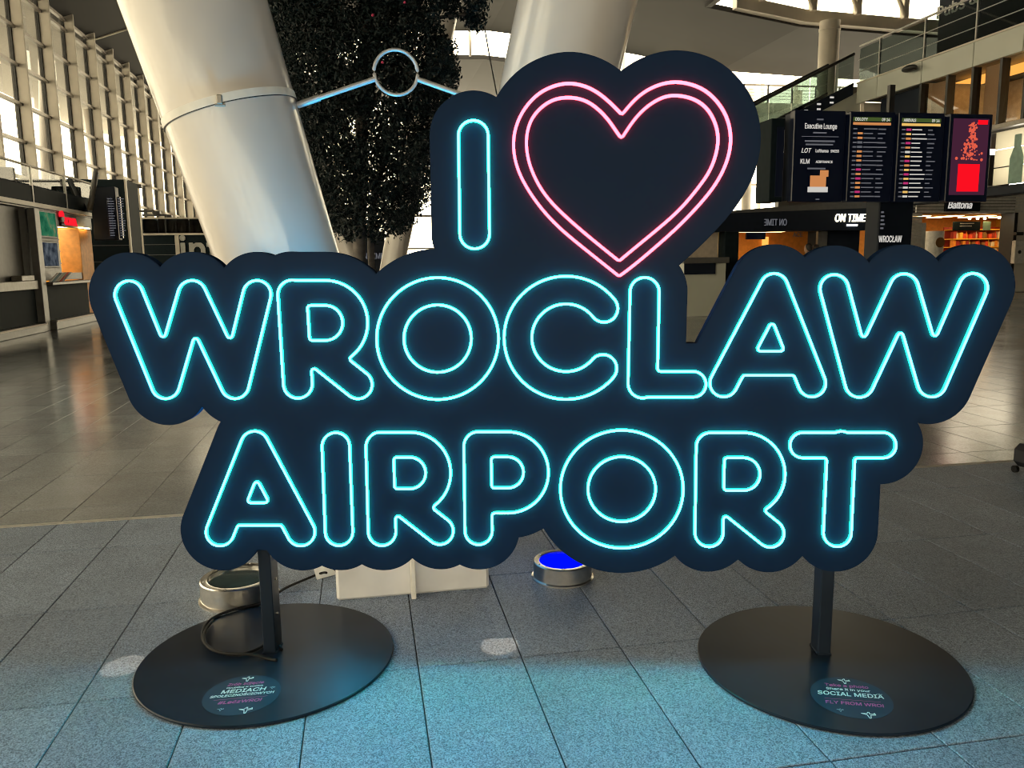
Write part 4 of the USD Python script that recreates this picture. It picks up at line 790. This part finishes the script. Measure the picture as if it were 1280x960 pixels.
# ------------------------------------------------------------------ ON TIME shop
U = 20.0
ot = thing('on_time_shop', 'shop unit under a dark ON TIME lintel, warmly lit inside', 'shop', (11.4, U + 1, 0))
va, vb = ony(872, 270, U)[0], ony(1086, 270, U)[0]
zl0, zl1 = 2.19, 2.72
part(ot, 'lintel', prism(Polygon([(va, zl0 - 0.02), (vb, zl0), (vb, zl1 + 0.06), (va, zl1 - 0.1)]), 0.6, FRONT, (0, U + 0.6, 0)), 'navy_panel', label='dark lintel band')
part(ot, 'roof_slab', prism(Polygon([(va, zl1 - 0.1), (vb, zl1 + 0.06), (vb, zl1 + 0.3), (va, zl1 - 0.08)]), 0.5, FRONT, (0, U + 0.62, 0)), 'grey_panel')
q0, q1 = ony(1043, 277, U), ony(1081, 274, U); part(ot, 'lettering', text('ON TIME', 0.20, (q0[0], U - 0.001, q0[2]), FRONT, 0.03, q1[0] - q0[0], True, shear=0.1), 'text_warm', label='glowing ON TIME letters')
q0, q1 = ony(955, 282, U), ony(983, 281, U); part(ot, 'mirrored_lettering', text('ON TIME', 0.17, (q0[0], U - 0.001, q0[2]), FRONT, 0.02, q1[0] - q0[0], False, mirror=True), 'text_dim', label='ON TIME letters seen in mirror writing')
q0 = ony(1058, 283, U); part(ot, 'strip_light', bx(q0[0], q0[0] + 0.32, U - 0.02, U + 0.02, q0[2], q0[2] + 0.06), 'lamp_white')
v = lambda x: ony(x, 300, U)[0]
part(ot, 'back_wall', bx(v(928), v(1032) + 1.0, U + 2.6, U + 2.7, 0, 2.3), 'orange_wall_and_glow'); part(ot, 'back_wall', bx(v(1032) + 1.0, vb + 0.6, U + 2.6, U + 2.7, 0, 2.3), 'grey_panel'); part(ot, 'side_wall', bx(v(928) - 0.05, v(928), U + 0.3, U + 2.6, 0, 2.3), 'yellow_wall'); part(ot, 'inner_top', bx(v(928), vb, U + 0.6, U + 2.7, 2.25, 2.3), 'orange_wall_and_glow')  # yellow glow at the left is put into the side wall colour
part(ot, 'lamp', bx(v(940), v(1010), U + 1.2, U + 1.5, 2.2, 2.24), 'lamp_warm'); part(ot, 'lamp', bx(v(1011), v(1018), U + 2.5, U + 2.59, 1.5, 2.1), 'lamp_amber')  # unseen lamps; the amber block glows for a yellow-lit strip of wall
part(ot, 'column', bx(v(908), v(926), U + 0.1, U + 0.5, 0, 2.2, 0.02), 'slate_panel'); part(ot, 'door_leaf', bx(v(1030), v(1042), U + 0.3, U + 0.4, 0, 2.2), 'grey_panel'); part(ot, 'column', bx(v(1042), v(1086) - 0.05, U + 0.35, U + 0.8, 0, 2.2), 'navy_panel')
q0, q1 = ony(933, 291, U + .7), ony(957, 299, U + .7); part(ot, 'screen', bx(q0[0], q1[0], U + 0.7, U + 0.76, q1[2], q0[2], 0.01), 'screen_black')
q0, q1 = ony(991, 296, U + 2.59), ony(1003, 296, U + 2.59); part(ot, 'wall_lettering', text('ACE', 0.13, (q0[0], U + 2.599, q0[2]), FRONT, 0.02, q1[0] - q0[0], True), 'letter_dim')
part(ot, 'side_panel', bx(v(860), v(908), U + 0.5, U + 0.6, 0.95, 2.2), 'wall_beige'); part(ot, 'rail', bx(v(860), v(908), U - 0.05, U, 1.36, 1.40), 'mullion_dark')
kc = thing('service_counter', 'pale counter with a dark front panel left of the ON TIME shop', 'counter', (v(880), U - 0.3, 0))
q0, q1 = ony(857, 322, U - 0.4), ony(900, 345, U - 0.4); part(kc, 'body', bx(q0[0], q1[0] + 0.2, U - 0.3, U + 0.2, 0, q0[2] - 0.15), 'fascia_panel'); part(kc, 'top', bx(q0[0] - 0.05, q1[0] + 0.25, U - 0.4, U + 0.25, q0[2] - 0.15, q0[2], 0.01), 'grey_panel'); part(kc, 'dark_panel', bx(q0[0], q1[0] - 0.1, U - 0.34, U - 0.3, q1[2] + 0.05, q0[2] - 0.12), 'navy_panel')
gp = ony(1091, 300, 18.0)
single('steel_pillar', cyl((gp[0], 18, 0), (gp[0], 18, 4.0), 0.10, n=24), 'galvanised', 'slim steel pillar at the right end of the ON TIME lintel', 'pillar', smooth=40)

single('shop_row_wall', bx(18.5, 36, 34, 34.3, 0, 6.1), 'grey_panel', 'unseen grey wall behind the duty-free shop, placed to darken the floor reflections at right', 'wall', kind='structure')  # unseen wall, keeps bright reflections off the right floor
# ------------------------------------------------------------------ duty-free shop at right
U = 28.0
ds = thing('duty_free_shop', 'bright duty-free shop front under a ribbed shutter box at right', 'shop', (23.2, U, 0))
dv0, dv1 = ony(1143, 250, U)[0], ony(1276, 250, U)[0]; z0 = 3.10
ribs = []
for k in range(9): ribs.append(bx(dv0, dv1 - 0.06 * max(0, k - 6) ** 2, U - 0.16, U + 0.6, z0 + 0.115 * k + 0.012, z0 + 0.115 * k + 0.10))
part(ds, 'shutter_box', join(*ribs), 'rib_grey', kind='stuff'); part(ds, 'shutter_core', bx(dv0, dv1, U - 0.10, U + 0.62, z0, z0 + 1.02), 'grey_panel')
v = lambda x, u=U: ony(x, 290, u)[0]
part(ds, 'ribbed_jamb', join(*[bx(dv0 - 0.25, dv0 + 0.35, U - 0.05, U + 0.3, 0.1 + 0.12 * k, 0.2 + 0.12 * k) for k in range(25)]), 'rib_grey', kind='stuff')
part(ds, 'jamb', bx(v(1264), v(1280) + 0.5, U - 0.15, U + 0.5, 0, 4.2, 0.02), 'beam_cream'); part(ds, 'dark_jamb', bx(v(1262), v(1266), U - 0.2, U + 0.5, 0, 3.1), 'mullion_dark')
part(ds, 'back_wall', bx(dv0, dv1 + 3, U + 4.5, U + 4.6, 0, 3.1), 'orange_wall_and_glow'); part(ds, 'ceiling_panel', bx(dv0, dv1 + 3, U + 0.62, U + 4.5, 3.08, 3.14), 'orange_wall_and_glow'); part(ds, 'side_wall', bx(dv1 + 2.9, dv1 + 3.0, U + 0.5, U + 4.5, 0, 3.1), 'yellow_wall')
part(ds, 'side_wall', bx(v(1147), v(1166), U + 0.4, U + 0.5, 0, 2.75), 'white_paint', label='pale wall at the left of the opening')
for k in range(4): part(ds, 'ceiling_lamp', bx(dv0 + 1.2 + 1.5 * k, dv0 + 1.7 + 1.5 * k, U + 1.2, U + 2.8, 3.05, 3.075), 'lamp_warm')  # unseen lamps, placed to light the shop interior
for k, (x, y) in enumerate(((1249, 272), (1267, 268), (1231, 273), (1222, 273), (1212, 273))):
    q = ony(x, y, U + 0.25 + 0.3 * (k > 0)); part(ds, 'spot', trimesh.creation.icosphere(2, 0.06).apply_translation(q), 'lamp_white')
cw = ony(1174, 300, U + 0.9); part(ds, 'poster_drum', cyl((cw[0], U + 1.2, 0), (cw[0], U + 1.2, 2.45), 0.36, n=32), 'white_paint', smooth=40)
pc = trimesh.creation.cylinder(0.2, 0.02, sections=32); pc.vertices = pc.vertices @ FRONT + [cw[0], U + 0.83, ony(1172, 303, U + 0.83)[2]]; part(ds, 'round_poster', pc, 'goods_4')
q0, q1 = ony(1192, 277, U + 1.5), ony(1225, 288, U + 1.5); part(ds, 'hanging_panel', bx(q0[0], q1[0], U + 1.5, U + 1.55, q1[2], q0[2], 0.01), 'slate_panel'); part(ds, 'hanging_panel', bx(q1[0] + 0.15, q1[0] + 0.5, U + 1.5, U + 1.55, q1[2], q0[2], 0.01), 'bottle_green')
part(ds, 'panel_print', join(*[bx(q0[0] + 0.3, q1[0] - 0.3 - 0.1 * i, U + 1.49, U + 1.5, q0[2] - 0.1 - 0.1 * i, q0[2] - 0.06 - 0.1 * i) for i in range(2)]), 'letter_grey', kind='stuff')
bq0, bq1 = ony(1184, 262, U - 0.3), ony(1222, 250, U - 0.3)
bs = thing('shop_name_sign', 'black shop sign reading Baltona in white italics above the duty-free entrance', 'sign', (bq0[0] + .6, U - 0.3, bq0[2]))
part(bs, 'panel', bx(bq0[0] - 0.05, bq1[0] + 0.15, U - 0.3, U - 0.17, bq0[2] - 0.06, bq1[2] + 0.15, 0.01), 'navy_panel'); part(bs, 'lettering', text('Baltona', 0.25, (bq0[0] + 0.02, U - 0.301, bq0[2] + 0.05), FRONT, 0.02, 1.02, True, shear=0.2), 'text_white')
sh = thing('shelf_unit', 'lit shelving with goods inside the duty-free shop', 'shelves', (v(1220, U + 3.3), U + 3.3, 0))
ORD = 'first second third fourth fifth sixth seventh eighth ninth tenth eleventh twelfth thirteenth fourteenth fifteenth sixteenth seventeenth'.split()
s0, s1 = v(1186, U + 3.3), v(1256, U + 3.3)
for z in (0.4, 0.95, 1.45, 1.80, 2.15, 2.55): part(sh, 'shelf', bx(s0, s1, U + 3.0, U + 3.6, z, z + 0.04), 'yellow_wall')
part(sh, 'back_panel', bx(s0, s1, U + 3.6, U + 3.65, 0, 2.7), 'goods_3')
for k, z in enumerate((1.49, 1.84, 2.19)):
    n = 17
    for i in range(n):
        x = s0 + 0.12 + (s1 - s0 - 0.24) * i / (n - 1); mi = int(RNG.integers(len(GOODS))); m = GOODS[mi]; kind_ = 'box' if (i + k) % 3 else 'bottle'
        g = bx(x - 0.07, x + 0.07, U + 3.05, U + 3.25, z, z + RNG.uniform(0.18, 0.3), 0.01) if (i + k) % 3 else lathe([(0, 0), (0.05, 0), (0.05, 0.18), (0.02, 0.23), (0.02, 0.3), (0, 0.3)], (x, U + 3.15, z), 12)
        single('packaged_good', g, m, '%s %s, %s from the left on the %s duty-free shelf' % (['red', 'amber', 'cream', 'maroon', 'brown', 'orange'][mi], kind_, ORD[i], ['lower', 'middle', 'upper'][k]), 'packaged good', 'goods on the duty-free shelves')
pbx = ony(1273, 315, U - 0.3)
wb = thing('wall_box', 'grey wall box with a round button on the right jamb of the duty-free shop', 'wall box', pbx); part(wb, 'box', bx(pbx[0] - 0.2, pbx[0] + 0.2, U - 0.35, U - 0.15, pbx[2] - 0.45, pbx[2] + 0.45, 0.02), 'rib_grey'); part(wb, 'button', cyl((pbx[0], U - 0.37, pbx[2]), (pbx[0], U - 0.35, pbx[2]), 0.07, n=16), 'mullion_dark')
cm = ony(1276, 292, U - 0.4); single('camera_dome', join(bx(cm[0] - 0.2, cm[0] + 0.15, U - 0.4, U - 0.2, cm[2] - 0.06, cm[2] + 0.06, 0.02), bx(cm[0] - .05, cm[0] + .05, U - 0.25, U - 0.15, cm[2] - .05, cm[2] + .05)), 'mullion_dark', 'small dark surveillance camera above the grey wall box', 'camera')

# ------------------------------------------------------------------ people behind the sign
def person(c, h, face, cloth, label, stride=0.12):
    """A standing figure: one continuous body, clothes over it, hair; built facing +y, then turned."""
    s = h / 1.75; S = lambda p, r: manifold3d.Manifold.sphere(r * s, 20).translate(tuple(np.array(p) * s))
    bone = lambda a, ra, b, rb: manifold3d.Manifold.batch_hull([S(a, ra), S(b, rb)])
    def smooth_(ms, it=8):
        m = tm(manifold3d.Manifold.batch_boolean(ms, manifold3d.OpType.Add).refine_to_length(0.03 * s)); trimesh.smoothing.filter_taubin(m, iterations=it); return m
    body = [bone((0, 0, 1.47), .055, (0, 0.01, 1.56), .05), bone((0, 0.02, 1.60), .075, (0, 0.0, 1.67), .085), bone((0, 0.085, 1.60), .018, (0, 0.07, 1.64), .012), S((0.078, 0, 1.63), .02), S((-0.078, 0, 1.63), .02),
            manifold3d.Manifold.batch_hull([S((-0.15, 0, 1.40), .06), S((0.15, 0, 1.40), .06), S((0, 0.03, 1.2), .12), S((0, 0, 1.0), .13)])]
    for q in (-1, 1):
        body += [bone((q * .19, 0, 1.40), .05, (q * .24, -.02, 1.12), .04), bone((q * .24, -.02, 1.12), .04, (q * .25, .08, .88), .03), manifold3d.Manifold.batch_hull([S((q * .25, .08, .88), .03), S((q * .25, .10, .80), .03)])]
        for f in range(4): body.append(bone((q * .25, .08 + .016 * f, .80), .010, (q * .245, .09 + .016 * f, .72 + .004 * abs(f - 1.5)), .008))
        body.append(bone((q * .235, .12, .84), .011, (q * .22, .14, .79), .009))
        body += [bone((q * .09, 0, .95), .09, (q * .10, q * stride * .4, .50), .06), bone((q * .10, q * stride * .4, .50), .058, (q * .10, q * stride * .8, .10), .042), manifold3d.Manifold.batch_hull([S((q * .10, q * stride * .8 - .04, .045), .04), S((q * .10, q * stride * .8 + .13, .03), .03)])]
    t = thing('person', label, 'person', c, face)
    bd = part(t, 'body', smooth_(body), 'skin', smooth=True, local=True)
    coat = [manifold3d.Manifold.batch_hull([S((-0.16, 0, 1.40), .075), S((0.16, 0, 1.40), .075), S((0, 0.03, 1.2), .14), S((-.06, 0, .88), .13), S((.06, 0, .88), .13)])]
    legs = []
    for q in (-1, 1):
        coat += [bone((q * .19, 0, 1.40), .065, (q * .24, -.02, 1.12), .055), bone((q * .24, -.02, 1.12), .055, (q * .25, .07, .90), .043)]
        legs += [bone((q * .09, 0, .95), .105, (q * .10, q * stride * .4, .50), .075), bone((q * .10, q * stride * .4, .50), .073, (q * .10, q * stride * .8, .10), .055)]
    part(bd, 'jacket', smooth_(coat), cloth, smooth=True, local=True); part(bd, 'trousers', smooth_(legs), 'cloth_dark', smooth=True, local=True)
    part(bd, 'hair', smooth_([manifold3d.Manifold.batch_hull([S((0, -.02, 1.68), .088), S((0, -.04, 1.62), .075)]).trim_by_plane((0, -0.6, 0.8), 1.30 * s)]), 'hair_dark', smooth=True, local=True)
for px, u, h, f, cl, lab in (((1010, 311), 19.0, 1.82, 0.4, 'cloth_dark', 'person in a dark coat standing before the ON TIME shop, taller of the pair'), ((1020, 310), 19.3, 1.80, -0.3, 'cloth_grey', 'person in a grey coat standing before the ON TIME shop, right of the pair')):
    q = ony(*px, u); person((q[0], u, 0), h, f, cl, lab)

# ------------------------------------------------------------------ suitcase at the right frame edge
sq = onz(1277, 602) + np.array([0.10, 0, 0])
sc_ = thing('suitcase', 'dark cabin suitcase just entering at the right frame edge', 'suitcase', (sq[0] + 0.16, sq[1] + 0.1, 0))
part(sc_, 'shell', bx(sq[0] + 0.01, sq[0] + 0.36, sq[1] + 0.02, sq[1] + 0.24, 0.05, 0.19 + 0.02, 0.04), 'chair_black')
part(sc_, 'corner_guard', bx(sq[0], sq[0] + 0.05, sq[1] + 0.01, sq[1] + 0.07, 0.03, 0.10, 0.01), 'stainless')
for dx, dy in ((0.04, 0.05), (0.32, 0.05), (0.04, 0.21), (0.32, 0.21)): part(sc_, 'wheel', cyl((sq[0] + dx - 0.012, sq[1] + dy, 0.025), (sq[0] + dx + 0.012, sq[1] + dy, 0.025), 0.025, n=16), 'cable_black', smooth=40)
